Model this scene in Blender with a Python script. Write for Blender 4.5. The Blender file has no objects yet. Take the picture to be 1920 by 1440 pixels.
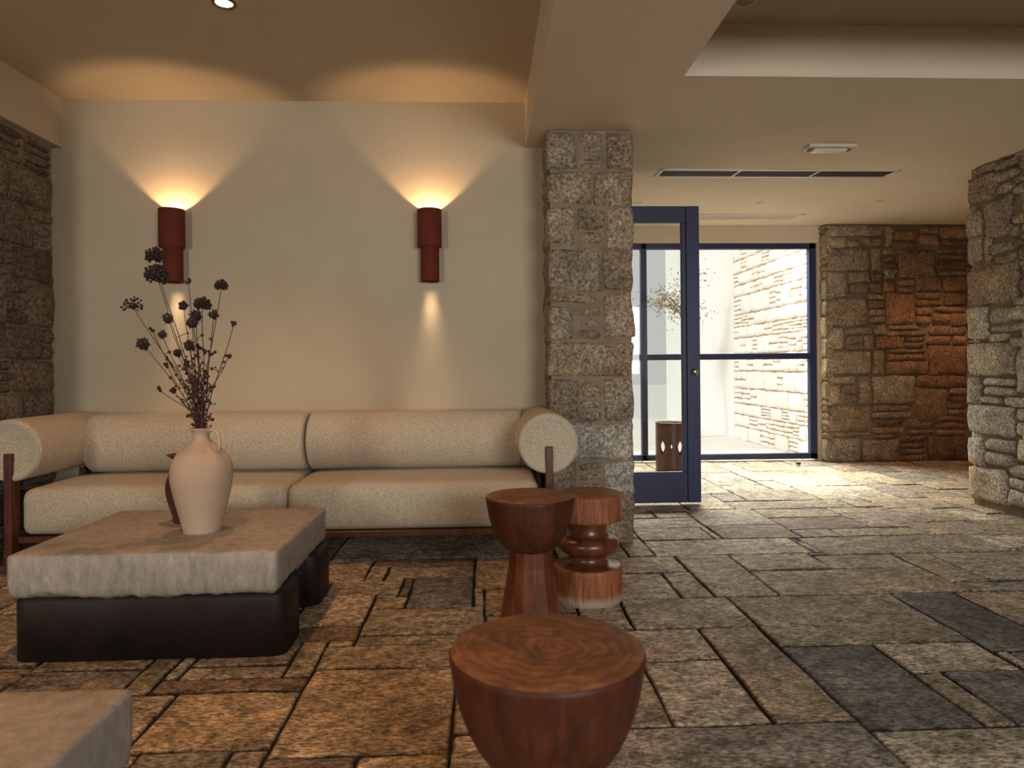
import bpy, bmesh, math, random
from mathutils import Vector, noise, Matrix
random.seed(7)
C = bpy.context.scene.collection
S = bpy.context.scene
R = math.radians

# ------------------------------------------------------------------ camera
F_PX, CAM_H, YAW, ROLL = 1300.0, 1.05, R(2.42), R(0.5)
cd = bpy.data.cameras.new('camera')
cam = bpy.data.objects.new('camera', cd); C.objects.link(cam)
cam.matrix_world = (Matrix.Translation((0, 0, CAM_H)) @ Matrix.Rotation(-YAW, 4, 'Z')
                    @ Matrix.Rotation(R(90), 4, 'X') @ Matrix.Rotation(-ROLL, 4, 'Z'))
cd.sensor_fit = 'HORIZONTAL'; cd.sensor_width = 36.0
cd.lens = F_PX / 1920 * 36.0
cd.shift_x = 0.0
cd.shift_y = -(720 - 689) / 1920.0
cd.clip_start = 0.02
cd.dof.use_dof = True; cd.dof.focus_distance = 4.6; cd.dof.aperture_fstop = 3.6
S.camera = cam

# ------------------------------------------------------------------ view + world
S.view_settings.view_transform = 'Standard'
S.view_settings.look = 'None'
S.view_settings.gamma = 1.0
S.view_settings.use_curve_mapping = False
S.view_settings.exposure = -0.32
w = bpy.data.worlds.new('overcast_daylight'); S.world = w; w.use_nodes = True
wb = w.node_tree.nodes['Background']
wb.inputs[0].default_value = (0.83, 0.815, 0.79, 1); wb.inputs[1].default_value = 1.0


def area(name, loc, target, sx, sy, power, col, spread=180):
    l = bpy.data.lights.new(name, 'AREA'); l.shape = 'RECTANGLE'; l.size = sx; l.size_y = sy
    l.energy = power; l.color = col; l.spread = R(spread)
    o = bpy.data.objects.new(name, l); C.objects.link(o); o.location = loc
    d = Vector(target) - Vector(loc)
    o.rotation_euler = d.to_track_quat('-Z', 'Y').to_euler()
    return o


def spot(name, loc, direction, angle, power, col, blend=0.2, radius=0.02):
    l = bpy.data.lights.new(name, 'SPOT'); l.spot_size = R(angle); l.spot_blend = blend
    l.energy = power; l.color = col; l.shadow_soft_size = radius
    o = bpy.data.objects.new(name, l); C.objects.link(o); o.location = loc
    o.rotation_euler = Vector(direction).to_track_quat('-Z', 'Y').to_euler()
    return o


# daylight through the two windows of the wall behind the camera
area('window_daylight_left', (-3.25, -3.1, 1.35), (-1.6, 4.5, 1.0), 0.6, 1.7, 46, (1.0, 0.93, 0.80), 110)
area('window_daylight_right', (2.1, -3.1, 1.55), (0.9, 3.6, 0.5), 1.9, 1.3, 88, (0.96, 0.96, 0.94), 115)
# added lamp, unseen above the lintel, boosting sky light through the entrance glass
area('terrace_sky_boost', (2.5, 8.25, 3.1), (2.6, 6.0, 0.0), 2.8, 1.2, 370, (1.0, 0.93, 0.82), 85)
sl_ = bpy.data.lights.new('hazy_sun', 'SUN'); sl_.energy = 2.4; sl_.color = (1.0, 0.96, 0.9); sl_.angle = R(12)
sun = bpy.data.objects.new('hazy_sun', sl_); C.objects.link(sun); sun.rotation_euler = Vector((1.0, 0.35, -1.0)).to_track_quat('-Z', 'Y').to_euler()

# ------------------------------------------------------------------ helpers
def tag(o, label=None, cat=None, group=None, kind=None):
    if label: o['label'] = label
    if cat: o['category'] = cat
    if group: o['group'] = group
    if kind: o['kind'] = kind
    return o


def empty(name, loc, rz=0.0):
    o = bpy.data.objects.new(name, None); C.objects.link(o); o.location = loc
    o.rotation_euler = (0, 0, rz); o.empty_display_size = 0.1
    return o


def obj(name, bm, mat, parent=None, smooth=True, world=False):
    me = bpy.data.meshes.new(name); bm.normal_update(); bm.to_mesh(me); bm.free()
    if smooth:
        me.polygons.foreach_set('use_smooth', [True] * len(me.polygons))
    me.materials.append(mat)
    o = bpy.data.objects.new(name, me); C.objects.link(o)
    if parent:
        o.parent = parent
    return o


def copy_tree(o, parent=None):
    c = o.copy(); C.objects.link(c)
    if parent: c.parent = parent
    for ch in [x for x in bpy.data.objects if x.parent == o]:
        copy_tree(ch, c)
    return c


def add_box(bm, x0, x1, y0, y1, z0, z1, bevel=0.0, seg=2):
    vs = [bm.verts.new((x, y, z)) for x in (x0, x1) for y in (y0, y1) for z in (z0, z1)]
    idx = [(0, 1, 3, 2), (4, 6, 7, 5), (0, 4, 5, 1), (2, 3, 7, 6), (0, 2, 6, 4), (1, 5, 7, 3)]
    fs = [bm.faces.new([vs[i] for i in f]) for f in idx]
    if bevel > 0:
        es = list({e for f in fs for e in f.edges})
        bmesh.ops.bevel(bm, geom=es, offset=bevel, segments=seg, profile=0.5, affect='EDGES')
    return fs


def box_obj(name, dims, mat, parent=None, bevel=0.0, seg=2):
    bm = bmesh.new(); add_box(bm, *dims, bevel=bevel, seg=seg)
    return obj(name, bm, mat, parent, smooth=False)


def add_lathe(bm, prof, cx=0, cy=0, seg=64, cap_top=True, cap_bot=True, smooth_seg=None):
    rings = []
    for r, z in prof:
        rings.append([bm.verts.new((cx + r * math.cos(2 * math.pi * i / seg), cy + r * math.sin(2 * math.pi * i / seg), z)) for i in range(seg)])
    for a, b in zip(rings, rings[1:]):
        for i in range(seg):
            j = (i + 1) % seg
            bm.faces.new((a[i], a[j], b[j], b[i]))
    if cap_bot: bm.faces.new(list(reversed(rings[0])))
    if cap_top: bm.faces.new(rings[-1])
    return rings


def smooth_prof(pts, n=6):
    """Catmull-Rom through profile points"""
    out = []
    P = [pts[0]] + list(pts) + [pts[-1]]
    for i in range(1, len(P) - 2):
        p0, p1, p2, p3 = P[i - 1], P[i], P[i + 1], P[i + 2]
        for k in range(n):
            t = k / n
            out.append(tuple(0.5 * (2 * p1[c] + (p2[c] - p0[c]) * t + (2 * p0[c] - 5 * p1[c] + 4 * p2[c] - p3[c]) * t * t
                                    + (3 * p1[c] - p0[c] - 3 * p2[c] + p3[c]) * t ** 3) for c in range(2)))
    out.append(pts[-1])
    return out


def add_tube(bm, pts, rads, seg=8, cap=True):
    pts = [Vector(p) for p in pts]
    if not isinstance(rads, (list, tuple)): rads = [rads] * len(pts)
    rings = []
    up = Vector((0.3, 0.2, 1)).normalized()
    for i, p in enumerate(pts):
        d = (pts[min(i + 1, len(pts) - 1)] - pts[max(i - 1, 0)]).normalized()
        a = d.cross(up)
        if a.length < 1e-3: a = d.cross(Vector((1, 0, 0)))
        a.normalize(); b = d.cross(a).normalized()
        rings.append([bm.verts.new(p + (a * math.cos(t) + b * math.sin(t)) * rads[i]) for t in [2 * math.pi * k / seg for k in range(seg)]])
    for r0, r1 in zip(rings, rings[1:]):
        for k in range(seg):
            bm.faces.new((r0[k], r0[(k + 1) % seg], r1[(k + 1) % seg], r1[k]))
    if cap:
        bm.faces.new(list(reversed(rings[0]))); bm.faces.new(rings[-1])
    bmesh.ops.recalc_face_normals(bm, faces=bm.faces[:])


def cyl_y(bm, cx, cz, r, y0, y1, seg=64, edge=0.02, dish=0.0):
    """soft bolster lying along Y with rounded rims"""
    prof = []
    n = 6
    for k in range(n + 1):
        a = math.pi / 2 * k / n
        prof.append((r - edge + edge * math.sin(a), y0 + edge - edge * math.cos(a)))
    m = 8
    for k in range(1, m): prof.append((r, y0 + edge + (y1 - y0 - 2 * edge) * k / m))
    for k in range(n + 1):
        a = math.pi / 2 * (1 - k / n)
        prof.append((r - edge + edge * math.sin(a), y1 - edge + edge * math.cos(a)))
    inner = [(r * f, y0 + 0.004 * f * f + (dish * (1 - f * f))) for f in (0.02, 0.2, 0.4, 0.6, 0.78)]
    inner2 = [(r * f, y1) for f in (0.78, 0.4, 0.02)]
    prof = inner + prof + inner2
    rings = [[bm.verts.new((cx + rr * math.cos(2 * math.pi * i / seg), yy, cz + rr * math.sin(2 * math.pi * i / seg))) for i in range(seg)] for rr, yy in prof]
    for a, b in zip(rings, rings[1:]):
        for i in range(seg):
            j = (i + 1) % seg
            bm.faces.new((a[i], b[i], b[j], a[j]))
    bm.faces.new(rings[0]); bm.faces.new(list(reversed(rings[-1])))
    bmesh.ops.recalc_face_normals(bm, faces=bm.faces[:])


def ray(px, py):
    """direction of a photograph pixel, used to read sizes off the known planes of the room"""
    u, v = px - 960.0, py - 689.0
    U = u * math.cos(ROLL) - v * math.sin(ROLL); V = u * math.sin(ROLL) + v * math.cos(ROLL)
    x, y, z = U / F_PX, 1.0, -V / F_PX
    return (x * math.cos(YAW) + y * math.sin(YAW), -x * math.sin(YAW) + y * math.cos(YAW), z)


def atz(px, py, z):
    r = ray(px, py); t = (z - CAM_H) / r[2]; return (r[0] * t, r[1] * t)


def aty(px, py, Y):
    r = ray(px, py); t = Y / r[1]; return (r[0] * t, CAM_H + r[2] * t)


def atx(px, py, X):
    r = ray(px, py); t = X / r[0]; return (r[1] * t, CAM_H + r[2] * t)


# ------------------------------------------------------------------ materials
def new_mat(name):
    m = bpy.data.materials.new(name); m.use_nodes = True
    nt = m.node_tree; b = nt.nodes['Principled BSDF']
    return m, nt, b


def N(nt, t, **kw):
    n = nt.nodes.new(t)
    for k, v in kw.items():
        setattr(n, k, v)
    return n


def coords(nt, scale=(1, 1, 1), kind='Object'):
    tc = N(nt, 'ShaderNodeTexCoord'); mp = N(nt, 'ShaderNodeMapping'); mp.inputs['Scale'].default_value = scale
    nt.links.new(tc.outputs[kind], mp.inputs[0]); return mp.outputs[0]


def nz(nt, vec, scale, detail=4, rough=0.6, dist=0.0):
    n = N(nt, 'ShaderNodeTexNoise'); n.inputs['Scale'].default_value = scale; n.inputs['Detail'].default_value = detail
    n.inputs['Roughness'].default_value = rough; n.inputs['Distortion'].default_value = dist
    nt.links.new(vec, n.inputs['Vector']); return n.outputs['Fac']


def ramp(nt, fac, stops):
    r = N(nt, 'ShaderNodeValToRGB'); el = r.color_ramp.elements
    while len(el) < len(stops): el.new(0.5)
    for e, (p, c) in zip(el, stops):
        e.position = p; e.color = (c if len(c) == 4 else (*c, 1)) if isinstance(c, tuple) else (c, c, c, 1)
    nt.links.new(fac, r.inputs[0]); return r.outputs[0]


def mix(nt, a, b, fac=0.5, mode='MIX'):
    m = N(nt, 'ShaderNodeMixRGB', blend_type=mode)
    for i, v in ((1, a), (2, b)):
        if isinstance(v, tuple): m.inputs[i].default_value = (*v, 1)
        else: nt.links.new(v, m.inputs[i])
    if isinstance(fac, float): m.inputs[0].default_value = fac
    else: nt.links.new(fac, m.inputs[0])
    return m.outputs[0]


def bump(nt, b, height, strength=0.3, dist=0.01, prev=None):
    n = N(nt, 'ShaderNodeBump'); n.inputs['Strength'].default_value = strength; n.inputs['Distance'].default_value = dist
    nt.links.new(height, n.inputs['Height'])
    if prev: nt.links.new(prev, n.inputs['Normal'])
    nt.links.new(n.outputs[0], b.inputs['Normal']); return n.outputs[0]


def plain(name, col, rough=0.5, metal=0.0, nscale=0, namt=0.1, bscale=0, bstr=0.2, bdist=0.004, spec=None, coat=0):
    m, nt, b = new_mat(name)
    b.inputs['Roughness'].default_value = rough; b.inputs['Metallic'].default_value = metal
    if spec is not None: b.inputs['Specular IOR Level'].default_value = spec
    if coat: b.inputs['Coat Weight'].default_value = coat; b.inputs['Coat Roughness'].default_value = 0.25
    v = coords(nt)
    if nscale:
        f = nz(nt, v, nscale, 5)
        c = ramp(nt, f, [(0.3, tuple(x * (1 - namt) for x in col)), (0.7, tuple(min(1, x * (1 + namt)) for x in col))])
        nt.links.new(c, b.inputs['Base Color'])
    else:
        b.inputs['Base Color'].default_value = (*col, 1)
    if bscale:
        bump(nt, b, nz(nt, v, bscale, 4), bstr, bdist)
    return m


def plaster_mat(name='plaster', c0=(0.46, 0.385, 0.275), c1=(0.52, 0.435, 0.32)):
    m, nt, b = new_mat(name); v = coords(nt)
    c = ramp(nt, nz(nt, v, 1.3, 5), [(0.3, c0), (0.7, c1)])
    nt.links.new(c, b.inputs['Base Color']); b.inputs['Roughness'].default_value = 0.85
    b.inputs['Specular IOR Level'].default_value = 0.2
    n1 = bump(nt, b, nz(nt, v, 4, 3), 0.25, 0.012)
    bump(nt, b, nz(nt, v, 60, 4), 0.12, 0.003, n1)
    return m


def stone_mat(name='granite', speck=1.0, gain=1.0):
    """per stone colour from the mesh, granite grain and pits on top"""
    m, nt, b = new_mat(name); v = coords(nt)
    at = N(nt, 'ShaderNodeAttribute', attribute_name='Col')
    g = nz(nt, v, 55, 5, 0.75)
    grain = ramp(nt, g, [(0.36, 0.18), (0.46, 0.75), (0.56, 1.35), (0.68, 2.3)])
    big = ramp(nt, nz(nt, v, 7, 5, 0.65), [(0.3, 0.60), (0.7, 1.5)])
    c = mix(nt, at.outputs['Color'], grain, 0.8 * speck, 'MULTIPLY')
    c = mix(nt, c, big, 0.8, 'MULTIPLY')
    if gain != 1.0: c = mix(nt, c, (gain, gain, gain), 1.0, 'MULTIPLY')
    nt.links.new(c, b.inputs['Base Color']); b.inputs['Roughness'].default_value = 0.85
    b.inputs['Specular IOR Level'].default_value = 0.25
    n1 = bump(nt, b, nz(nt, v, 22, 6, 0.7), 0.9, 0.02)
    bump(nt, b, g, 0.8, 0.008, n1)
    return m


def mortar_mat(name, col):
    return plain(name, col, 0.95, nscale=9, namt=0.25, bscale=30, bstr=0.7, bdist=0.012, spec=0.15)


def floor_mat():
    m, nt, b = new_mat('worn_flagstone')
    at = N(nt, 'ShaderNodeAttribute', attribute_name='Col')
    sid = N(nt, 'ShaderNodeAttribute', attribute_name='Sid')   # per slab offset so no grain runs across joints
    tc = N(nt, 'ShaderNodeTexCoord')
    ad = N(nt, 'ShaderNodeVectorMath', operation='ADD')
    nt.links.new(tc.outputs['Object'], ad.inputs[0]); nt.links.new(sid.outputs['Vector'], ad.inputs[1])
    def mp(s):
        k = N(nt, 'ShaderNodeMapping'); k.inputs['Scale'].default_value = s; nt.links.new(ad.outputs[0], k.inputs[0]); return k.outputs[0]
    streak = nz(nt, mp((1.0, 1.5, 1)), 12, 10, 0.80, 0.2)
    streak2 = nz(nt, mp((1.0, 3.6, 1)), 36, 6, 0.78, 0.2)
    patch = nz(nt, mp((1, 1, 1)), 2.6, 5, 0.6)
    c = mix(nt, at.outputs['Color'], ramp(nt, streak, [(0.35, 0.16), (0.44, 0.60), (0.51, 1.15), (0.63, 1.9)]), 0.85, 'MULTIPLY')
    c = mix(nt, c, ramp(nt, streak2, [(0.42, 0.15), (0.485, 0.9), (0.56, 2.1)]), 0.85, 'MULTIPLY')
    c = mix(nt, c, ramp(nt, patch, [(0.32, 0.50), (0.66, 1.35)]), 0.85, 'MULTIPLY')
    # cleft lines and pits
    vo = N(nt, 'ShaderNodeTexVoronoi', feature='DISTANCE_TO_EDGE'); vo.inputs['Scale'].default_value = 7
    wv = N(nt, 'ShaderNodeVectorMath', operation='ADD')
    nn = N(nt, 'ShaderNodeTexNoise'); nn.inputs['Scale'].default_value = 9; nt.links.new(ad.outputs[0], nn.inputs['Vector'])
    sc = N(nt, 'ShaderNodeVectorMath', operation='SCALE'); sc.inputs['Scale'].default_value = 0.16
    nt.links.new(nn.outputs['Color'], sc.inputs[0]); nt.links.new(ad.outputs[0], wv.inputs[0]); nt.links.new(sc.outputs[0], wv.inputs[1])
    nt.links.new(wv.outputs[0], vo.inputs['Vector'])
    crack = ramp(nt, vo.outputs['Distance'], [(0.0, 0.55), (0.03, 1.0)])
    c = mix(nt, c, crack, 0.45, 'MULTIPLY')
    nt.links.new(c, b.inputs['Base Color'])
    ro = ramp(nt, streak, [(0.3, 0.7), (0.7, 0.36)]); nt.links.new(ro, b.inputs['Roughness'])
    b.inputs['Specular IOR Level'].default_value = 0.4
    pits = ramp(nt, nz(nt, mp((1, 1, 1)), 26, 2, 0.5), [(0.27, 0.0), (0.33, 1.0)])
    n1 = bump(nt, b, streak, 0.8, 0.016)
    n2 = bump(nt, b, streak2, 0.7, 0.008, n1)
    bump(nt, b, crack, 0.5, 0.006, n2)
    return m


def boucle_mat():
    m, nt, b = new_mat('boucle'); v = coords(nt)
    f = nz(nt, v, 120, 3, 0.65)
    c = ramp(nt, f, [(0.32, (0.40, 0.335, 0.245)), (0.62, (0.63, 0.545, 0.415))])
    nt.links.new(c, b.inputs['Base Color']); b.inputs['Roughness'].default_value = 0.95
    b.inputs['Specular IOR Level'].default_value = 0.1
    b.inputs['Sheen Weight'].default_value = 0.15
    n1 = bump(nt, b, nz(nt, v, 12, 2), 0.25, 0.01)
    bump(nt, b, f, 0.9, 0.008, n1)
    return m


def wood_mat(name, dark, light, rings=False, rough=0.38, grooves=False, scale=1.0, base=None, spec=0.4):
    m, nt, b = new_mat(name)
    v = coords(nt, (1, 1, 0.12) if not rings else (1, 1, 1))
    if rings:
        wv = N(nt, 'ShaderNodeTexWave', wave_type='RINGS', rings_direction='Z', wave_profile='SIN')
        wv.inputs['Scale'].default_value = 12; wv.inputs['Distortion'].default_value = 12; wv.inputs['Detail'].default_value = 3
        wv.inputs['Detail Scale'].default_value = 1.2
        nt.links.new(v, wv.inputs['Vector'])
        c = ramp(nt, wv.outputs['Fac'], [(0.0, dark), (0.55, tuple((a + b_) / 2 for a, b_ in zip(dark, light))), (1.0, light)])
        c = mix(nt, c, ramp(nt, nz(nt, v, 8, 5, 0.65, 1.5), [(0.35, 0.55), (0.65, 1.3)]), 0.85, 'MULTIPLY')
        h = wv.outputs['Fac']
    else:
        h = nz(nt, v, 38 * scale, 6, 0.7, 0.4)
        c = ramp(nt, h, [(0.3, dark), (0.68, light)])
        c = mix(nt, c, ramp(nt, nz(nt, coords(nt), 5, 4), [(0.3, 0.65), (0.7, 1.2)]), 0.8, 'MULTIPLY')
    if base:
        tc = N(nt, 'ShaderNodeTexCoord'); sp = N(nt, 'ShaderNodeSeparateXYZ'); nt.links.new(tc.outputs['Object'], sp.inputs[0])
        mth = N(nt, 'ShaderNodeMath', operation='MULTIPLY_ADD'); mth.inputs[1].default_value = -0.05; 
        nt.links.new(h, mth.inputs[0]); nt.links.new(sp.outputs['Z'], mth.inputs[2])
        wear = ramp(nt, mth.outputs[0], [(0.0, 1.0), (0.028, 0.0)])
        c = mix(nt, c, base, wear)
    nt.links.new(c, b.inputs['Base Color']); b.inputs['Roughness'].default_value = rough; b.inputs['Specular IOR Level'].default_value = spec
    bump(nt, b, h, 0.9 if grooves else 0.15, 0.006 if grooves else 0.002)
    return m


def concrete_mat():
    m, nt, b = new_mat('honed_stone'); v = coords(nt)
    f = nz(nt, coords(nt, (3, 3, 1)), 11, 7, 0.7)
    c = ramp(nt, f, [(0.3, (0.22, 0.20, 0.175)), (0.7, (0.40, 0.355, 0.305))])
    c = mix(nt, c, ramp(nt, nz(nt, coords(nt, (9, 9, 4)), 14, 5, 0.75), [(0.35, 0.72), (0.65, 1.12)]), 0.6, 'MULTIPLY')
    c = mix(nt, c, ramp(nt, nz(nt, v, 2.2, 3), [(0.35, 0.85), (0.65, 1.08)]), 0.8, 'MULTIPLY')
    nt.links.new(c, b.inputs['Base Color']); b.inputs['Roughness'].default_value = 0.6
    n1 = bump(nt, b, nz(nt, v, 30, 5), 0.25, 0.004)
    return m


def glass_mat(name='clear_glass', tint=(0.95, 0.965, 0.955)):
    m = bpy.data.materials.new(name); m.use_nodes = True; nt = m.node_tree; nt.nodes.clear()
    out = N(nt, 'ShaderNodeOutputMaterial'); tr = N(nt, 'ShaderNodeBsdfTransparent'); gl = N(nt, 'ShaderNodeBsdfGlossy')
    fr = N(nt, 'ShaderNodeFresnel'); mx = N(nt, 'ShaderNodeMixShader'); fr.inputs[0].default_value = 1.45
    tr.inputs[0].default_value = (*tint, 1); gl.inputs['Roughness'].default_value = 0.02
    ge = N(nt, 'ShaderNodeNewGeometry'); inv = N(nt, 'ShaderNodeMath', operation='SUBTRACT'); inv.inputs[0].default_value = 1.0
    nt.links.new(ge.outputs['Backfacing'], inv.inputs[1]); mu = N(nt, 'ShaderNodeMath', operation='MULTIPLY')
    nt.links.new(fr.outputs[0], mu.inputs[0]); nt.links.new(inv.outputs[0], mu.inputs[1]); nt.links.new(mu.outputs[0], mx.inputs[0]); nt.links.new(tr.outputs[0], mx.inputs[1]); nt.links.new(gl.outputs[0], mx.inputs[2])
    nt.links.new(mx.outputs[0], out.inputs[0]); return m


def emit_mat(name, col, s):
    m, nt, b = new_mat(name)
    b.inputs['Base Color'].default_value = (*col, 1); b.inputs['Emission Color'].default_value = (*col, 1)
    b.inputs['Emission Strength'].default_value = s
    return m


M = dict(
    plaster=plaster_mat(),
    plaster_lit=plaster_mat('lit_plaster', (0.62, 0.525, 0.40), (0.68, 0.58, 0.45)),  # plaster lightened so its colour carries window brightness on ceiling, lintel and beams
    stone=stone_mat(),
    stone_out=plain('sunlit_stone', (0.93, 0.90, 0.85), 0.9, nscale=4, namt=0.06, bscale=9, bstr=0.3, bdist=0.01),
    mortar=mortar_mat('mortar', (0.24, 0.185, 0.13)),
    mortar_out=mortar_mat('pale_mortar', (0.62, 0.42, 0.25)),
    floor=floor_mat(),
    joint=mortar_mat('floor_joint', (0.035, 0.028, 0.022)),
    boucle=boucle_mat(),
    sofa_wood=wood_mat('sofa_wood', (0.06, 0.018, 0.010), (0.13, 0.042, 0.022)),
    stool=wood_mat('oiled_wood', (0.036, 0.010, 0.005), (0.100, 0.028, 0.012), rough=0.5, spec=0.25, scale=0.7),
    stool_polished=wood_mat('polished_wood', (0.070, 0.018, 0.008), (0.17, 0.050, 0.020), rough=0.3, scale=0.7, spec=0.5),
    stool_top=wood_mat('end_grain', (0.17, 0.068, 0.029), (0.235, 0.105, 0.048), rings=True, rough=0.55, spec=0.25),
    stool_groove=wood_mat('combed_wood', (0.13, 0.034, 0.013), (0.42, 0.145, 0.060), rough=0.5, grooves=True, scale=1.4, base=(0.36, 0.28, 0.19)),
    concrete=concrete_mat(),
    black=plain('charred_wood', (0.014, 0.009, 0.008), 0.6, nscale=6, namt=0.4, bscale=14, bstr=0.4, bdist=0.01, spec=0.4),
    clay=plain('red_clay', (0.125, 0.025, 0.015), 0.75, nscale=12, namt=0.15, bscale=50, bstr=0.15, spec=0.2),
    jug=plain('bisque', (0.47, 0.35, 0.26), 0.75, nscale=7, namt=0.08, bscale=45, bstr=0.15, bdist=0.002, spec=0.25),
    jug_in=plain('jug_brown', (0.075, 0.025, 0.014), 0.45, nscale=9, namt=0.2),
    pot=plain('brown_ceramic', (0.075, 0.022, 0.012), 0.35, nscale=14, namt=0.5, bscale=20, bstr=0.2),
    blue=plain('navy_paint', (0.022, 0.031, 0.092), 0.42, nscale=4, namt=0.12, spec=0.4),
    glass=glass_mat(),
    steel=plain('brushed_steel', (0.62, 0.58, 0.52), 0.28, 1.0, nscale=30, namt=0.08),
    white=plain('white_enamel', (0.62, 0.56, 0.46), 0.45, nscale=6, namt=0.04),
    grille=plain('dark_grille', (0.05, 0.042, 0.032), 0.6, nscale=30, namt=0.2),
    clip_brown=plain('vent_edge', (0.16, 0.12, 0.09), 0.7, nscale=8, namt=0.1),  # dull brown of the emergency light's clips
    stem=plain('dry_stem', (0.060, 0.026, 0.016), 0.8, nscale=30, namt=0.3),
    head=plain('dry_seedhead', (0.030, 0.016, 0.015), 0.9, nscale=60, namt=0.4),
    bulb=emit_mat('lamp_glow', (1.0, 0.74, 0.42), 14.0),
    lamp_off=plain('unlit_lamp', (0.30, 0.26, 0.20), 0.3, nscale=40, namt=0.2),
    overexposed_white=plain('overexposed_white', (0.95, 0.93, 0.90), 0.9, nscale=3, namt=0.03, bscale=8, bstr=0.2),  # overexposure put into the colour of the terrace wall's far part
    terrace=plain('terrace_concrete', (0.80, 0.78, 0.75), 0.9, nscale=2, namt=0.05),
    star=plain('dry_starfish', (0.50, 0.36, 0.20), 0.8, nscale=80, namt=0.3, bscale=120, bstr=0.6),
    leaf=plain('dry_leaf', (0.24, 0.18, 0.09), 0.8, nscale=5, namt=0.3),
    bark=plain('pale_bark', (0.34, 0.26, 0.17), 0.9, nscale=9, namt=0.3),
    rubber=plain('dark_rubber', (0.03, 0.025, 0.022), 0.6, nscale=9, namt=0.1),
)

# ------------------------------------------------------------------ floor of flagstones
def jit(c, a=0.12):
    k = 1 + random.uniform(-a, a); return tuple(x * k for x in c)


TAN = [(0.40, 0.305, 0.20), (0.35, 0.28, 0.19), (0.43, 0.34, 0.235), (0.36, 0.295, 0.215), (0.39, 0.31, 0.215)]
DARK = [(0.20, 0.175, 0.15), (0.18, 0.16, 0.14)]
BROWN = [(0.22, 0.15, 0.10)]
PALE = [(0.50, 0.42, 0.31)]
crops = {'A': (1120, 1080, 2.4), 'B': (1180, 860, 2.595), 'C': (240, 1040, 2.595)}
slabs_px = [
    ('A', 840, 308, 1340, 87, 't'), ('A', 160, 238, 600, 92, 't'), ('A', 205, 385, 440, 235, 't'), ('A', 768, 650, 730, 225, 't'),
    ('A', 335, 658, 540, 382, 'p'), ('A', 100, 665, 195, 390, 't'), ('A', 1185, 650, 1230, 308, 'd'), ('A', 1425, 428, 1680, 290, 'p'),
    ('A', 1700, 640, 1510, 425, 't'), ('A', 1840, 640, 2150, 395, 'd'), ('A', 1770, 330, 1600, 83, 'd'), ('A', 1920, 250, 2300, 85, 't'),
    ('A', 1905, 402, 1835, 333, 'p'), ('A', -100, 1000, 1190, 652, 'g'), ('A', 1590, 1000, 2400, 642, 'p'),
    ('B', 765, 668, 1390, 520, 't'), ('B', 1540, 580, 1480, 468, 't'), ('B', 1680, 650, 2300, 580, 'g'), ('B', 605, 530, 880, 460, 't'),
    ('B', 1000, 528, 1290, 472, 't'), ('B', 400, 668, 500, 465, 't'), ('B', 262, 672, 270, 550, 't'), ('B', -90, 555, 205, 478, 't'),
    ('B', -60, 672, 158, 556, 't'), ('B', 130, 472, 690, 388, 'p'), ('B', 0, 472, 60, 388, 't'), ('B', 40, 388, 345, 338, 't'),
    ('B', 412, 388, 367, 333, 't'), ('B', 448, 385, 740, 320, 'b'), ('B', 975, 468, 1590, 358, 't'), ('B', 1790, 442, 2070, 365, 'p'),
    ('B', 735, 348, 950, 280, 'b'), ('B', 790, 400, 862, 378, 'k'),
    ('B', 560, 195, 770, 150, 't'), ('B', 900, 178, 1130, 130, 'p'), ('B', 1200, 168, 1270, 122, 'g'), ('B', 540, 248, 1000, 200, 't'),
    ('B', 350, 175, 520, 148, 'p'), ('B', 1650, 298, 1480, 245, 't'), ('B', 1150, 320, 1330, 262, 't'),
    ('C', 700, 972, 1585, 545, 'o'), ('C', -40, 972, 830, 690, 'o'), ('C', 110, 692, 880, 600, 'b'), ('C', 205, 602, 700, 525, 't'),
    ('C', 715, 590, 940, 440, 't'), ('C', 895, 548, 1620, 435, 't'), ('C', 1100, 432, 1640, 385, 't'), ('C', 1120, 387, 1735, 262, 't'),
    ('C', 790, 436, 1125, 352, 'b'), ('C', 800, 350, 1190, 208, 't'), ('C', 1170, 263, 1365, 205, 't'), ('C', 1360, 260, 1690, 112, 'd'),
    ('C', 1325, 202, 1390, 112, 'd'), ('C', 960, 206, 1340, 128, 't'), ('C', 900, 128, 1165, 18, 't'), ('C', 1140, 126, 1255, 62, 't'),
    ('C', 1245, 122, 1690, 62, 't'), ('C', 1180, 60, 1695, 10, 'b'), ('C', 1700, 167, 1860, 10, 't'), ('C', 1695, 253, 1740, 168, 't'),
    ('C', 1745, 300, 1900, 170, 't'), ('C', -60, 1150, 460, 972, 't'), ('C', 400, 1150, 690, 972, 't'), ('C', 600, 1150, 1060, 975, 'b'),
    ('C', 1040, 1150, 1600, 965, 'o'), ('C', 1605, 850, 1740, 740, 't'), ('C', 1605, 960, 1900, 850, 't'),
]
GX0, GX1, GY0, GY1, CELL = -4.2, 6.2, -3.4, 7.72, 0.05
nx, ny = int((GX1 - GX0) / CELL), int((GY1 - GY0) / CELL)
grid = [[0] * ny for _ in range(nx)]
slabs = []
for cid, xn, yn, xf, yf, kind in slabs_px:
    ox, oy, sc = crops[cid]
    a = atz(ox + xn / sc, oy + yn / sc, 0); b = atz(ox + xf / sc, oy + yf / sc, 0)
    slabs.append((a[0], b[0], a[1], b[1], kind))


def cells(x0, x1, y0, y1):
    return (max(0, round((x0 - GX0) / CELL)), min(nx, round((x1 - GX0) / CELL)),
            max(0, round((y0 - GY0) / CELL)), min(ny, round((y1 - GY0) / CELL)))


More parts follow.
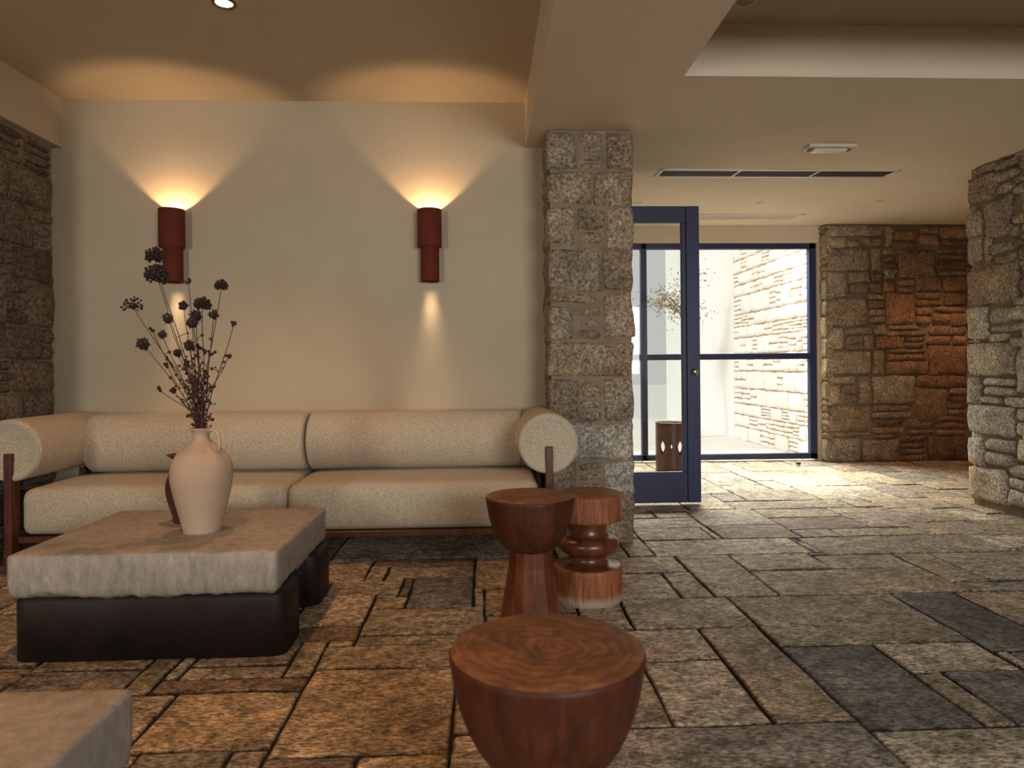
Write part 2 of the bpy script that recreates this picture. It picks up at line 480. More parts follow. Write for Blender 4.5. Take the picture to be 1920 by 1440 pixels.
rects = []
for x0, x1, y0, y1, kind in slabs:
    i0, i1, j0, j1 = cells(x0, x1, y0, y1)
    i1 = max(i1, i0 + 1); j1 = max(j1, j0 + 1)
    # shrink until it no longer overlaps slabs already laid
    while i1 > i0 and j1 > j0 and any(grid[i][j] for i in range(i0, i1) for j in range(j0, j1)):
        bad = [(i, j) for i in range(i0, i1) for j in range(j0, j1) if grid[i][j]]
        bi = [b_[0] for b_ in bad]; bj = [b_[1] for b_ in bad]
        opts = [(max(bi) + 1 - i0, 'l'), (i1 - min(bi), 'r'), (max(bj) + 1 - j0, 'n'), (j1 - min(bj), 'f')]
        k = min(opts)[1]
        if k == 'l': i0 = max(bi) + 1
        if k == 'r': i1 = min(bi)
        if k == 'n': j0 = max(bj) + 1
        if k == 'f': j1 = min(bj)
    if i1 <= i0 or j1 <= j0: continue
    for i in range(i0, i1):
        for j in range(j0, j1): grid[i][j] = 1
    rects.append((i0, i1, j0, j1, kind))
def free(i, j): return 0 <= i < nx and 0 <= j < ny and not grid[i][j]


# let traced slabs take up slivers left between them
for n_, (i0, i1, j0, j1, kind) in enumerate(rects):
    for side in 'lrnf':
        k = 0
        while k < 4:
            q = k + 1
            if side == 'l': ln = [(i0 - q, j) for j in range(j0, j1)]
            elif side == 'r': ln = [(i1 + q - 1, j) for j in range(j0, j1)]
            elif side == 'n': ln = [(i, j0 - q) for i in range(i0, i1)]
            else: ln = [(i, j1 + q - 1) for i in range(i0, i1)]
            if all(free(*c_) for c_ in ln): k += 1
            else: break
        if 0 < k < 4:
            if side == 'l': i0 -= k
            if side == 'r': i1 += k
            if side == 'n': j0 -= k
            if side == 'f': j1 += k
            for i in range(i0, i1):
                for j in range(j0, j1): grid[i][j] = 1
    rects[n_] = (i0, i1, j0, j1, kind)
for j in range(ny):
    for i in range(nx):
        if grid[i][j]: continue
        mw, mh = random.choice([(6, 9), (9, 14), (12, 8), (16, 9), (8, 5), (5, 8), (18, 11), (11, 6)])
        i1 = i
        while i1 < nx and not grid[i1][j] and i1 - i < mw: i1 += 1
        j1 = j
        while j1 < ny and j1 - j < mh and not any(grid[k][j1] for k in range(i, i1)): j1 += 1
        k = 0      # swallow a sliver at the right-hand end
        while k < 4 and i1 + k < nx and all(not grid[i1 + k][b] for b in range(j, j1)): k += 1
        if 0 < k < 4: i1 += k
        k = 0
        while k < 3 and j1 + k < ny and all(not grid[a][j1 + k] for a in range(i, i1)): k += 1
        if 0 < k < 3: j1 += k
        for a in range(i, i1):
            for b in range(j, j1): grid[a][b] = 1
        rects.append((i, i1, j, j1, random.choice('tttttttpttgt')))

bm = bmesh.new()
cl = bm.loops.layers.float_color.new('Col')
sl = bm.loops.layers.float_color.new('Sid')
pal = {'t': TAN, 'd': DARK, 'b': BROWN, 'p': PALE, 'g': [(0.27, 0.235, 0.19)], 'o': [(0.46, 0.33, 0.19)], 'k': [(0.035, 0.03, 0.028)]}
for (i0, i1, j0, j1, kind) in rects:
    g = 0.0045
    x0, x1, y0, y1 = GX0 + i0 * CELL + g, GX0 + i1 * CELL - g, GY0 + j0 * CELL + g, GY0 + j1 * CELL - g
    col = jit(random.choice(pal[kind])); off = (random.uniform(-30, 30), random.uniform(-30, 30), 0)
    near = 0 < (y0 + y1) / 2 < 6 and -2.5 < x0 < 4.2
    st = 0.045 if near else 0.25
    a, b = max(1, round((x1 - x0) / st)), max(1, round((y1 - y0) / st))
    zt = random.uniform(-0.003, 0.003); tx, ty = random.uniform(-0.002, 0.002), random.uniform(-0.002, 0.002)
    if kind == 'k': zt = -0.006
    G = []
    e0, e1 = 0.007 / (x1 - x0), 0.007 / (y1 - y0)
    us = [0, e0] + [e0 + (1 - 2 * e0) * k / a for k in range(1, a)] + [1 - e0, 1]
    vs_ = [0, e1] + [e1 + (1 - 2 * e1) * k / b for k in range(1, b)] + [1 - e1, 1]
    a, b = len(us) - 1, len(vs_) - 1
    rim = set()
    for p in range(a + 1):
        row = []
        for q in range(b + 1):
            x = x0 + (x1 - x0) * us[p]; y = y0 + (y1 - y0) * vs_[q]
            edge = p in (0, a) or q in (0, b)
            if near:
                e = 0.006
                x += noise.noise(Vector((x * 6, y * 6, off[0]))) * e; y += noise.noise(Vector((x * 6, y * 6, off[1] + 9))) * e
            z = zt + tx * (2 * p / a - 1) + ty * (2 * q / b - 1) + 0.004 * noise.noise(Vector((x * 5, y * 5, off[0]))) - (0.006 if edge else 0)
            row.append(bm.verts.new((x, y, z)))
            if edge: rim.add(row[-1])
        G.append(row)
    fs = []
    for p in range(a):
        for q in range(b):
            fs.append(bm.faces.new((G[p][q], G[p + 1][q], G[p + 1][q + 1], G[p][q + 1])))
    # skirt down to the bedding
    ring = [G[p][0] for p in range(a + 1)] + [G[a][q] for q in range(1, b + 1)] + [G[p][b] for p in range(a - 1, -1, -1)] + [G[0][q] for q in range(b - 1, 0, -1)]
    low = [bm.verts.new((v.co.x, v.co.y, -0.03)) for v in ring]
    for k in range(len(ring)):
        k2 = (k + 1) % len(ring)
        fs.append(bm.faces.new((ring[k2], ring[k], low[k], low[k2])))
    for f in fs:
        for l in f.loops:
            k = 0.30 if (l.vert in rim or l.vert.co.z < -0.02) else 1.0
            l[cl] = (col[0] * k, col[1] * k, col[2] * k, 1); l[sl] = (*off, 1)
floor = obj('floor', bm, M['floor'], smooth=False); tag(floor, kind='structure')
joints = box_obj('floor_bedding', (-4.2, 6.2, -3.4, 7.72, -0.12, -0.014), M['joint'], floor)

# ------------------------------------------------------------------ stone masonry
def add_stone(bm, cl, u0, u1, v0, v1, dep, origin, U, V, W, col, rough=0.010, res=0.03, skew=0.07, out=None):
    """one rubble stone: a rounded, weathered block; u,v on the face, W outward, dep its depth"""
    w_, h_ = u1 - u0, v1 - v0
    if w_ < 0.01 or h_ < 0.01: return
    nu, nv, nw = max(3, min(16, round(w_ / res))), max(3, min(16, round(h_ / res))), max(3, min(8, round(dep / (res * 1.6))))
    sd = random.uniform(0, 100)
    cs = [random.uniform(-1, 1) * skew for _ in range(4)]
    bulge = random.uniform(0.4, 1.0) * min(0.016, 0.16 * min(w_, h_)) if out is None else out
    cache = {}
    ex = 16.0 if min(w_, h_) > 0.10 else 6.0

    def P(i, j, k):
        key = (i, j, k)
        if key in cache: return cache[key]
        s, t, r = 2 * i / nu - 1, 2 * j / nv - 1, 2 * k / nw - 1
        m = (abs(s) ** ex + abs(t) ** ex + abs(r) ** ex) ** (1 / ex)
        mm = max(abs(s), abs(t), abs(r))
        f = mm / m if m > 0 else 1
        s, t, r = s * f, t * f, r * f
        uu = s + cs[0] * t * 0.8 + cs[1] * t * s * 0.6; vv = t * (1 + cs[2] * s) + cs[3] * s * 0.35 * min(1, w_ / h_)
        p = origin + U * (u0 + w_ * (uu + 1) / 2) + V * (v0 + h_ * (vv + 1) / 2) + W * (-dep + dep * (r + 1) / 2)
        if r > 0: p = p + W * bulge * (1 - s * s) * (1 - t * t)
        q = p * 7 + Vector((sd, 0, 0)); q2 = p * 22 + Vector((sd, 5, 0))
        d = noise.noise_vector(q) * rough * 1.3 + noise.noise_vector(q2) * rough * 0.55
        cache[key] = bm.verts.new(p + d)
        return cache[key]

    fs = []
    for i in range(nu):
        for j in range(nv):
            fs.append(bm.faces.new((P(i, j, nw), P(i + 1, j, nw), P(i + 1, j + 1, nw), P(i, j + 1, nw))))
    for k in range(nw):
        for i in range(nu):
            fs.append(bm.faces.new((P(i, 0, k), P(i + 1, 0, k), P(i + 1, 0, k + 1), P(i, 0, k + 1))))
            fs.append(bm.faces.new((P(i, nv, k + 1), P(i + 1, nv, k + 1), P(i + 1, nv, k), P(i, nv, k))))
        for j in range(nv):
            fs.append(bm.faces.new((P(0, j, k + 1), P(0, j + 1, k + 1), P(0, j + 1, k), P(0, j, k))))
            fs.append(bm.faces.new((P(nu, j, k), P(nu, j + 1, k), P(nu, j + 1, k + 1), P(nu, j, k + 1))))
    for f in fs:
        for l in f.loops: l[cl] = (*col, 1)


GRAN = [(0.31, 0.235, 0.155), (0.28, 0.215, 0.145), (0.34, 0.265, 0.18), (0.25, 0.195, 0.14), (0.31, 0.25, 0.18)]
COOL = [(0.42, 0.38, 0.315), (0.46, 0.41, 0.335), (0.37, 0.34, 0.29), (0.47, 0.41, 0.32)]
RUST_LAMPLIT = [(0.31, 0.165, 0.09), (0.26, 0.135, 0.075), (0.34, 0.20, 0.12), (0.25, 0.15, 0.095)]  # rust tones with the warmth of lamp light mixed in
SLATE = [(0.26, 0.19, 0.13), (0.22, 0.16, 0.11), (0.30, 0.20, 0.13)]


def pack(u0, u1, v0, v1):
    """random rubble: courses of large blocks and packs of thin slips"""
    out = []; v = v0
    while v < v1 - 0.02:
        h = min(random.uniform(0.16, 0.27), v1 - v)
        if v1 - v - h < 0.07: h = v1 - v
        u = u0
        while u < u1 - 0.01:
            big = random.random() < 0.5
            w_ = random.uniform(0.22, 0.42) if big else random.uniform(0.16, 0.34)
            if u1 - u - w_ < 0.1: w_ = u1 - u
            if big: out.append((u, u + w_, v, v + h))
            else:
                k = random.choice([2, 3, 3, 4]); vv = v
                for n_ in range(k):
                    hh = h / k
                    if w_ > 0.25 and random.random() < 0.35:
                        sp = random.uniform(0.35, 0.65) * w_
                        out += [(u, u + sp, vv, vv + hh), (u + sp, u + w_, vv, vv + hh)]
                    else: out.append((u, u + w_, vv, vv + hh))
                    vv += hh
            u += w_
        v += h
    return out


def masonry(name, faces, core, mortar, mat, palfn, gap=0.007, res=0.03):
    """faces: list of (rects, origin, U, V, W, depth); core: box dims; one structural wall"""
    bm = bmesh.new(); cl = bm.loops.layers.float_color.new('Col')
    for rs, o, U, V, W, dep in faces:
        for (a, b, c, d) in rs:
            p = Vector(o) + U * ((a + b) / 2) + V * ((c + d) / 2)
            sm = (b - a) * (d - c) < 0.02
            add_stone(bm, cl, a + gap, b - gap, c + gap, d - gap, dep, Vector(o), U, V, W, palfn(p, sm), res=res)
    o = obj(name, bm, mat); tag(o, kind='structure')
    box_obj('mortar_core', core, mortar, o)
    return o


X_, Y_, Z_ = Vector((1, 0, 0)), Vector((0, 1, 0)), Vector((0, 0, 1))


def traced(lst, ox, oy, sc, fn, umin=None, umax=None):
    out = []
    for (x0, y0, x1, y1) in lst:
        a = fn(ox + x0 / sc, oy + y1 / sc); b = fn(ox + x1 / sc, oy + y0 / sc)
        lo, hi = min(a[0], b[0]), max(a[0], b[0])
        # width and height read at the middle of the stone
        ym, xm = (y0 + y1) / 2, (x0 + x1) / 2
        l = fn(ox + x0 / sc, oy + ym / sc)[0]; r = fn(ox + x1 / sc, oy + ym / sc)[0]
        bo = fn(ox + xm / sc, oy + y1 / sc)[1]; to = fn(ox + xm / sc, oy + y0 / sc)[1]
        out.append((min(l, r), max(l, r), min(bo, to), max(bo, to)))
    return out


# pillar between lounge and entrance
PX0, PX1, PY0, PY1 = 0.388, 0.915, 4.10, 4.62
pl = [(112, 38, 213, 168), (215, 42, 308, 88), (225, 90, 305, 113), (225, 115, 305, 138), (218, 140, 312, 170), (312, 45, 405, 172),
      (115, 172, 268, 285), (268, 172, 405, 290), (118, 290, 210, 418), (215, 295, 305, 368), (215, 370, 308, 412), (310, 293, 405, 432),
      (120, 425, 300, 572), (298, 432, 405, 572), (120, 578, 292, 612), (120, 614, 208, 738), (215, 620, 298, 658), (215, 662, 298, 694), (213, 698, 300, 732), (303, 575, 405, 730),
      (118, 738, 405, 856), (122, 858, 225, 1000), (222, 868, 302, 925), (225, 928, 302, 962), (222, 965, 305, 1003), (303, 858, 406, 1003),
      (125, 1005, 408, 1132), (122, 1134, 215, 1248), (220, 1136, 306, 1166), (222, 1170, 306, 1202), (218, 1206, 306, 1246), (306, 1134, 410, 1248),
      (122, 1250, 410, 1405)]
pr = traced(pl, 960, 220, 1.7556, lambda x, y: aty(x, y, PY0 - 0.01))
pr = [(max(a, PX0 - 0.012), min(b, PX1 + 0.012), max(c, 0), min(d, 2.462)) for a, b, c, d in pr]
masonry('wall_pillar', [
    (pr, (0, PY0 + 0.012, 0), X_, Z_, -Y_, 0.24),
    (pack(0, PY1 - PY0 - 0.20, 0, 2.45), (PX0 + 0.022, PY1, 0), -Y_, Z_, -X_, 0.14),
    (pack(0, PY1 - PY0 - 0.20, 0, 2.45), (PX1, PY0 + 0.2, 0), Y_, Z_, X_, 0.18),
], (PX0 + 0.022, PX1 - 0.022, PY0 + 0.024, PY1, 0, 2.463), M['mortar'], M['stone'],
    lambda p, s: jit(random.choice(GRAN if p.z > 0.9 else COOL[:1] + GRAN[3:]), 0.12), gap=0.0035, res=0.024)  # lower stones coloured cooler to carry low window daylight

# far rubble wall beside the entrance glass
YF = 7.3
fl = [(50, 55, 330, 110), (335, 50, 378, 160), (380, 80, 500, 130), (505, 60, 600, 97), (605, 60, 735, 122), (385, 135, 495, 165), (505, 100, 600, 150), (605, 125, 735, 160),
      (55, 115, 148, 165), (150, 130, 208, 165), (212, 115, 330, 160), (52, 170, 265, 278), (268, 165, 322, 278), (325, 165, 378, 200), (330, 205, 390, 232), (330, 238, 395, 264), (330, 268, 395, 318),
      (400, 175, 584, 314), (586, 166, 735, 190), (590, 193, 735, 222), (590, 225, 735, 272), (590, 276, 735, 298), (400, 316, 486, 350),
      (57, 285, 150, 402), (155, 280, 262, 332), (160, 335, 262, 388), (265, 283, 325, 330), (265, 333, 322, 382), (325, 325, 392, 378), (395, 353, 482, 380), (488, 302, 612, 375), (614, 302, 735, 378),
      (58, 408, 252, 544), (256, 386, 338, 416), (258, 420, 338, 456), (260, 460, 338, 492), (258, 495, 338, 532), (342, 382, 480, 535), (484, 378, 614, 412), (484, 416, 616, 446), (618, 380, 735, 444),
      (484, 450, 570, 490), (573, 448, 735, 476), (486, 494, 562, 532), (565, 480, 655, 528), (658, 480, 735, 544),
      (60, 548, 136, 658), (140, 547, 280, 584), (142, 590, 230, 628), (140, 632, 240, 655), (235, 588, 285, 655), (285, 540, 345, 590), (348, 540, 508, 562), (348, 566, 542, 594), (545, 545, 735, 588), (288, 594, 425, 655),
      (428, 596, 532, 619), (428, 622, 532, 646), (535, 592, 660, 632), (664, 592, 735, 632),
      (62, 662, 272, 775), (275, 660, 332, 775), (334, 654, 540, 672), (336, 676, 540, 708), (336, 712, 550, 775), (548, 636, 735, 780),
      (66, 785, 205, 822), (120, 826, 205, 872), (138, 876, 205, 918), (66, 826, 116, 924), (208, 785, 272, 920), (276, 782, 482, 918), (485, 782, 735, 838),
      (478, 842, 642, 1002), (646, 842, 735, 876), (646, 880, 735, 908), (646, 912, 735, 942), (644, 945, 735, 975), (66, 928, 268, 1048), (272, 924, 474, 952), (272, 956, 474, 987), (272, 990, 426, 1024),
      (430, 990, 575, 1036), (578, 978, 735, 1004), (578, 1006, 735, 1040), (66, 1052, 272, 1078), (68, 1082, 222, 1200), (272, 1028, 435, 1062), (438, 1040, 580, 1068), (582, 1044, 735, 1070), (272, 1066, 380, 1088),
      (225, 1090, 404, 1200), (382, 1070, 538, 1105), (408, 1108, 538, 1132), (408, 1135, 540, 1160), (406, 1162, 540, 1200), (542, 1074, 735, 1200)]
fr = traced(fl, 1530, 400, 2.572, lambda x, y: aty(x, y, YF))
fr = [(max(a, 3.69), b, max(c, 0.0), min(d, 2.56)) for a, b, c, d in fr]
umax = max(b for a, b, c, d in fr)


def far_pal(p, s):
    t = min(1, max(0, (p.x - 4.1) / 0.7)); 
    if random.random() < t: return jit(random.choice(RUST_LAMPLIT), 0.2)  # rust and painted lamp warmth grow likelier towards the right
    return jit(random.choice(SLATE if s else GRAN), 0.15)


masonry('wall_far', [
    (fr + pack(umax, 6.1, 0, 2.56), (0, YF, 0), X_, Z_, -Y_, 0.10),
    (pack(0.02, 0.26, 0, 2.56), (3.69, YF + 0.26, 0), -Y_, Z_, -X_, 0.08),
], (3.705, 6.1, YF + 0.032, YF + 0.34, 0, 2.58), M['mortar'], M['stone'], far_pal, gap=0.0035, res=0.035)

# right-hand rubble wall running in depth
XR = 3.62
rl = [(722, 250, 972, 438), (725, 105, 800, 240), (802, 108, 832, 245), (832, 125, 965, 192), (850, 195, 962, 242), (965, 165, 1040, 215), (972, 222, 1040, 262),
      (980, 300, 1040, 380), (942, 395, 1040, 440), (820, 448, 1040, 522), (722, 448, 815, 610), (825, 530, 1040, 572), (820, 576, 918, 622), (915, 598, 1040, 648),
      (720, 622, 958, 782), (962, 655, 1040, 872), (725, 788, 785, 922), (790, 792, 958, 832), (800, 835, 958, 880), (785, 884, 895, 918), (897, 884, 1040, 936),
      (718, 928, 955, 1072), (958, 942, 1040, 1005), (958, 1010, 1040, 1080), (724, 1078, 800, 1215), (806, 1088, 968, 1152), (804, 1156, 955, 1222), (970, 1090, 1060, 1200), (726, 1225, 912, 1392),
      (918, 1215, 1040, 1280), (918, 1284, 1060, 1342), (922, 1345, 1080, 1425)]
rr = traced(rl, 1530, 400, 2.572, lambda x, y: atx(x, y, XR))
rl2 = [(325, 1030, 540, 1340), (545, 860, 870, 1345), (345, 570, 700, 900), (400, 410, 720, 550), (640, 370, 960, 500), (580, 520, 960, 640), (700, 650, 900, 800), (870, 690, 1080, 810), (910, 560, 1080, 680),
       (965, 400, 1080, 520), (900, 250, 1080, 350), (720, 300, 900, 365), (830, 1180, 1000, 1330), (880, 1050, 1080, 1170), (890, 1340, 1080, 1440)]
rr2 = traced(rl2, 1760, 240, 6.54, lambda x, y: atx(x, y, XR))
rr = [(a, min(b, 5.05), max(0.0, c), min(d, 2.49)) for a, b, c, d in rr + rr2]
umin = 4.52
masonry('wall_right', [
    ([(-b, -a, c, d) for a, b, c, d in rr] + pack(-umin, 3.2, 0.0, 2.44), (XR, 0, 0), -Y_, Z_, -X_, 0.14),
    (pack(0.02, 0.58, 0, 2.44), (XR, 5.04, 0), X_, Z_, Y_, 0.12),
], (XR + 0.034, XR + 0.62, -3.2, 5.02, 0, 2.50), M['mortar'], M['stone'],
    lambda p, s: jit(random.choice(GRAN + SLATE[:1] if p.z > 1.5 else COOL), 0.15), gap=0.0035, res=0.032)  # cool daylight put into the colours of the lower stones

# stone pier at the left of the sofa
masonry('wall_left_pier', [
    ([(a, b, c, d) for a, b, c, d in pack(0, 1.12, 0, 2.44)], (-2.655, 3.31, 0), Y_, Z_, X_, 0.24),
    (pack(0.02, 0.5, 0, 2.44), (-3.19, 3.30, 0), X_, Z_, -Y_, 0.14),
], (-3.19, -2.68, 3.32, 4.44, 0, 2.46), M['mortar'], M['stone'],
    lambda p, s: tuple(0.6 * c_ for c_ in jit(random.choice(GRAN), 0.2)), gap=0.004, res=0.028)  # granite darkened, the pier's shade put into its colour

# ------------------------------------------------------------------ plastered shell
P = M['plaster']; PP = M['plaster_lit']
def wall(name, dims, mat=P, parent=None):
    o = box_obj(name, dims, mat, parent)
    if not parent: tag(o, kind='structure')
    return o


wall('wall_back', (-4.2, 0.62, 4.5, 4.62, 0, 2.95))
wall('wall_left', (-4.2, -4.05, -3.2, 4.5, 0, 2.95))
wr = wall('wall_rear', (-4.2, -3.9, -3.4, -3.2, 0, 2.95))
for nm, d in (('wall_panel', (-2.7, 0.9, -3.4, -3.2, 0, 2.95)), ('wall_panel', (3.3, 4.3, -3.4, -3.2, 0, 2.95)),
              ('wall_panel', (-3.9, -2.7, -3.4, -3.2, 0, 0.45)), ('wall_panel', (-3.9, -2.7, -3.4, -3.2, 2.25, 2.95)),
              ('wall_panel', (0.9, 3.3, -3.4, -3.2, 0, 0.85)), ('wall_panel', (0.9, 3.3, -3.4, -3.2, 2.3, 2.95))):
    wall(nm, d, P, wr)
wall('wall_entrance', (0.60, 0.74, 4.62, 7.7, 0, 2.9))
wall('wall_corridor', (6.1, 6.2, 4.0, 7.6, 0, 2.9))
wall('wall_corridor_near', (4.2, 6.2, 3.9, 4.02, 0, 2.9))
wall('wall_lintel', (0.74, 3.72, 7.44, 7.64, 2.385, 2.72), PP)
cl_ = wall('ceiling', (-2.64, 0.289, -3.4, 4.62, 2.77, 2.95))
wall('ceiling_recess', (0.993, 4.3, 2.59, 3.337, 2.72, 2.95), P, cl_)
wall('ceiling_soffit', (-4.2, -2.64, -3.4, 4.5, 2.461, 2.95), P, cl_)
wall('ceiling_near_slab', (0.993, 4.3, -3.4, 2.59, 2.463, 2.95), P, cl_)
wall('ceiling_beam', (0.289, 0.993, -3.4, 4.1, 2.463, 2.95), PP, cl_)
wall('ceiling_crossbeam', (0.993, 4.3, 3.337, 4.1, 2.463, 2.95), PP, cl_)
bm = bmesh.new()
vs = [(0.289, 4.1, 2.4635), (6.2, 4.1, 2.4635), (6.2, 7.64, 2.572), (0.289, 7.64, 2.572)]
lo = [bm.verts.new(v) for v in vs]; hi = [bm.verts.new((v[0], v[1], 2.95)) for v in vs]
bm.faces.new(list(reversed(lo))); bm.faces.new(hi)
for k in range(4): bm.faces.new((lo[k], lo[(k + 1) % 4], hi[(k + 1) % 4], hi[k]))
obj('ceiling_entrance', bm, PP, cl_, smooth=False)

# ------------------------------------------------------------------ entrance glazing
def framed(name, kind='structure'):
    o = empty(name, (0, 0, 0)); tag(o, kind=kind); return o


win = framed('window_1')
W0, W1, WZ0, WZ1, WY = 1.02, 3.665, 0.02, 2.385, 7.5
fw = 0.075
bm = bmesh.new()
for d in ((W0, W1, WZ1 - 0.062, WZ1), (W0, W1, WZ0, WZ0 + 0.062), (W0, W0 + fw, WZ0, WZ1), (W1 - fw, W1, WZ0, WZ1), (1.725, 1.79, WZ0, WZ1)):
    add_box(bm, d[0], d[1], WY - 0.035, WY + 0.035, d[2], d[3], 0.004, 1)
obj('window_frame', bm, M['blue'], win, smooth=False)
bm = bmesh.new(); add_box(bm, W0 + fw, W1 - fw, WY - 0.03, WY + 0.03, 1.115, 1.182, 0.004, 1)
obj('glazing_bar', bm, M['blue'], win, smooth=False)
for x0, x1 in ((W0 + fw, 1.725), (1.79, W1 - fw)):
    for z0, z1 in ((WZ0 + 0.062, 1.115), (1.182, WZ1 - 0.062)):
        box_obj('pane', (x0, x1, WY - 0.004, WY + 0.004, z0, z1), M['glass'], win)
jb = box_obj('window_jamb', (3.665, 3.70, 7.42, 7.60, 0, 2.4), M['plaster'], win)

door = framed('door_1')
DX0, DX1, DY, DZ0, DZ1 = 0.80, 1.643, 5.2, 0.018, 2.258
bm = bmesh.new(); add_box(bm, DX1 - 0.100, DX1, DY - 0.024, DY + 0.024, DZ0, DZ1, 0.003, 1)
obj('stile', bm, M['blue'], door, smooth=False)
bm = bmesh.new(); add_box(bm, DX0, DX0 + 0.12, DY - 0.024, DY + 0.024, DZ0, DZ1, 0.003, 1)
obj('stile', bm, M['blue'], door, smooth=False)
bm = bmesh.new(); add_box(bm, DX0 + 0.12, DX1 - 0.103, DY - 0.021, DY + 0.021, DZ1 - 0.125, DZ1, 0.003, 1)
obj('top_rail', bm, M['blue'], door, smooth=False)
bm = bmesh.new(); add_box(bm, DX0 + 0.12, DX1 - 0.103, DY - 0.021, DY + 0.021, DZ0, DZ0 + 0.232, 0.003, 1)
obj('bottom_rail', bm, M['blue'], door, smooth=False)
bm = bmesh.new()
add_box(bm, DX1 - 0.135, DX1 - 0.103, DY - 0.019, DY + 0.019, DZ0 + 0.232, DZ1 - 0.125, 0.003, 1)
obj('glazing_bead', bm, M['blue'], door, smooth=False)
box_obj('pane', (DX0 + 0.12, DX1 - 0.135, DY - 0.004, DY + 0.004, DZ0 + 0.232, DZ1 - 0.125), M['glass'], door)
kx, kz = aty(1302, 697, DY - 0.03)
bm = bmesh.new()
prof = [(0.026, 0), (0.026, 0.006), (0.012, 0.008), (0.011, 0.02), (0.02, 0.024), (0.024, 0.034), (0.018, 0.044), (0.002, 0.046)]
add_lathe(bm, prof, seg=24)
kn = obj('door_knob', bm, M['steel'], door); kn.location = (kx, DY - 0.023, kz); kn.rotation_euler = (R(90), 0, 0)
dj = box_obj('door_jamb', (0.74, 0.795, DY - 0.05, DY + 0.05, 0, 2.49), M['blue'], door)

# ------------------------------------------------------------------ outside
ter = box_obj('terrace', (-14, 22, 7.72, 40, -0.12, -0.03), M['terrace']); tag(ter, kind='structure')
bm_faces = [([(a, b, c, d) for a, b, c, d in pack(0, 2.5, -0.05, 3.6)], (3.74, 10.2, 0), -Y_, Z_, -X_, 0.10)]
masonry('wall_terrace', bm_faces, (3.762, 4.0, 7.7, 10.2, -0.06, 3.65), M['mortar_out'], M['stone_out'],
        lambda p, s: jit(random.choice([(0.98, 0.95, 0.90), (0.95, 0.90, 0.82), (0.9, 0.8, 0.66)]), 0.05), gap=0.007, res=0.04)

wall('wall_terrace_overexposed', (3.745, 4.0, 10.2, 14.0, -0.06, 3.65), M['overexposed_white'])  # far part of the stone wall, painted white for its overexposure
tree = empty('tree', (3.05, 10.3, -0.03))
tag(tree, 'sparse pale-leaved tree standing on the bright terrace behind the entrance glass', 'tree')
bm = bmesh.new()
add_tube(bm, [(0, 0, 0), (0.02, 0, 0.8), (-0.03, 0.02, 1.6), (-0.05, 0, 2.2)], [0.04, 0.032, 0.025, 0.012], 8)
tips = []
for k in range(11):
    a = random.uniform(0, 6.28); h = random.uniform(1.6, 2.3); L = random.uniform(0.15, 0.42)
    s = Vector((-0.04, 0.0, h - 0.15)); e = Vector((-0.12 + L * math.cos(a) * 1.2, L * math.sin(a), h + random.uniform(0.0, 0.22)))
    add_tube(bm, [s, (s + e) / 2 + Vector((0, 0, 0.03)), e], [0.012, 0.008, 0.004], 5); tips += [e, (s + e) / 2 + Vector((0, 0, 0.03))]
obj('trunk', bm, M['bark'], tree)
bm = bmesh.new()
for e in tips:
    for k in range(34):
        c = e + Vector((random.gauss(0, 0.10), random.gauss(0, 0.10), random.gauss(0, 0.075)))
        d = Vector((random.gauss(0, 1), random.gauss(0, 1), random.gauss(0, 1))).normalized(); q = d.orthogonal().normalized()
        L, wd = random.uniform(0.022, 0.042), random.uniform(0.008, 0.014)
        n_ = d.cross(q) * 0.002
        v_ = [bm.verts.new(c - d * L), bm.verts.new(c + q * wd + n_), bm.verts.new(c + d * L), bm.verts.new(c - q * wd + n_)]
        bm.faces.new(v_)
obj('foliage', bm, M['leaf'], tree, smooth=False)

# ------------------------------------------------------------------ sofa
sofa = empty('sofa', (-1.055, 4.1, 0))
tag(sofa, 'long cream boucle two-seat sofa with round bolster back and arms against the plaster wall', 'sofa')
B = M['boucle']; ox, oy = -1.055, 4.1


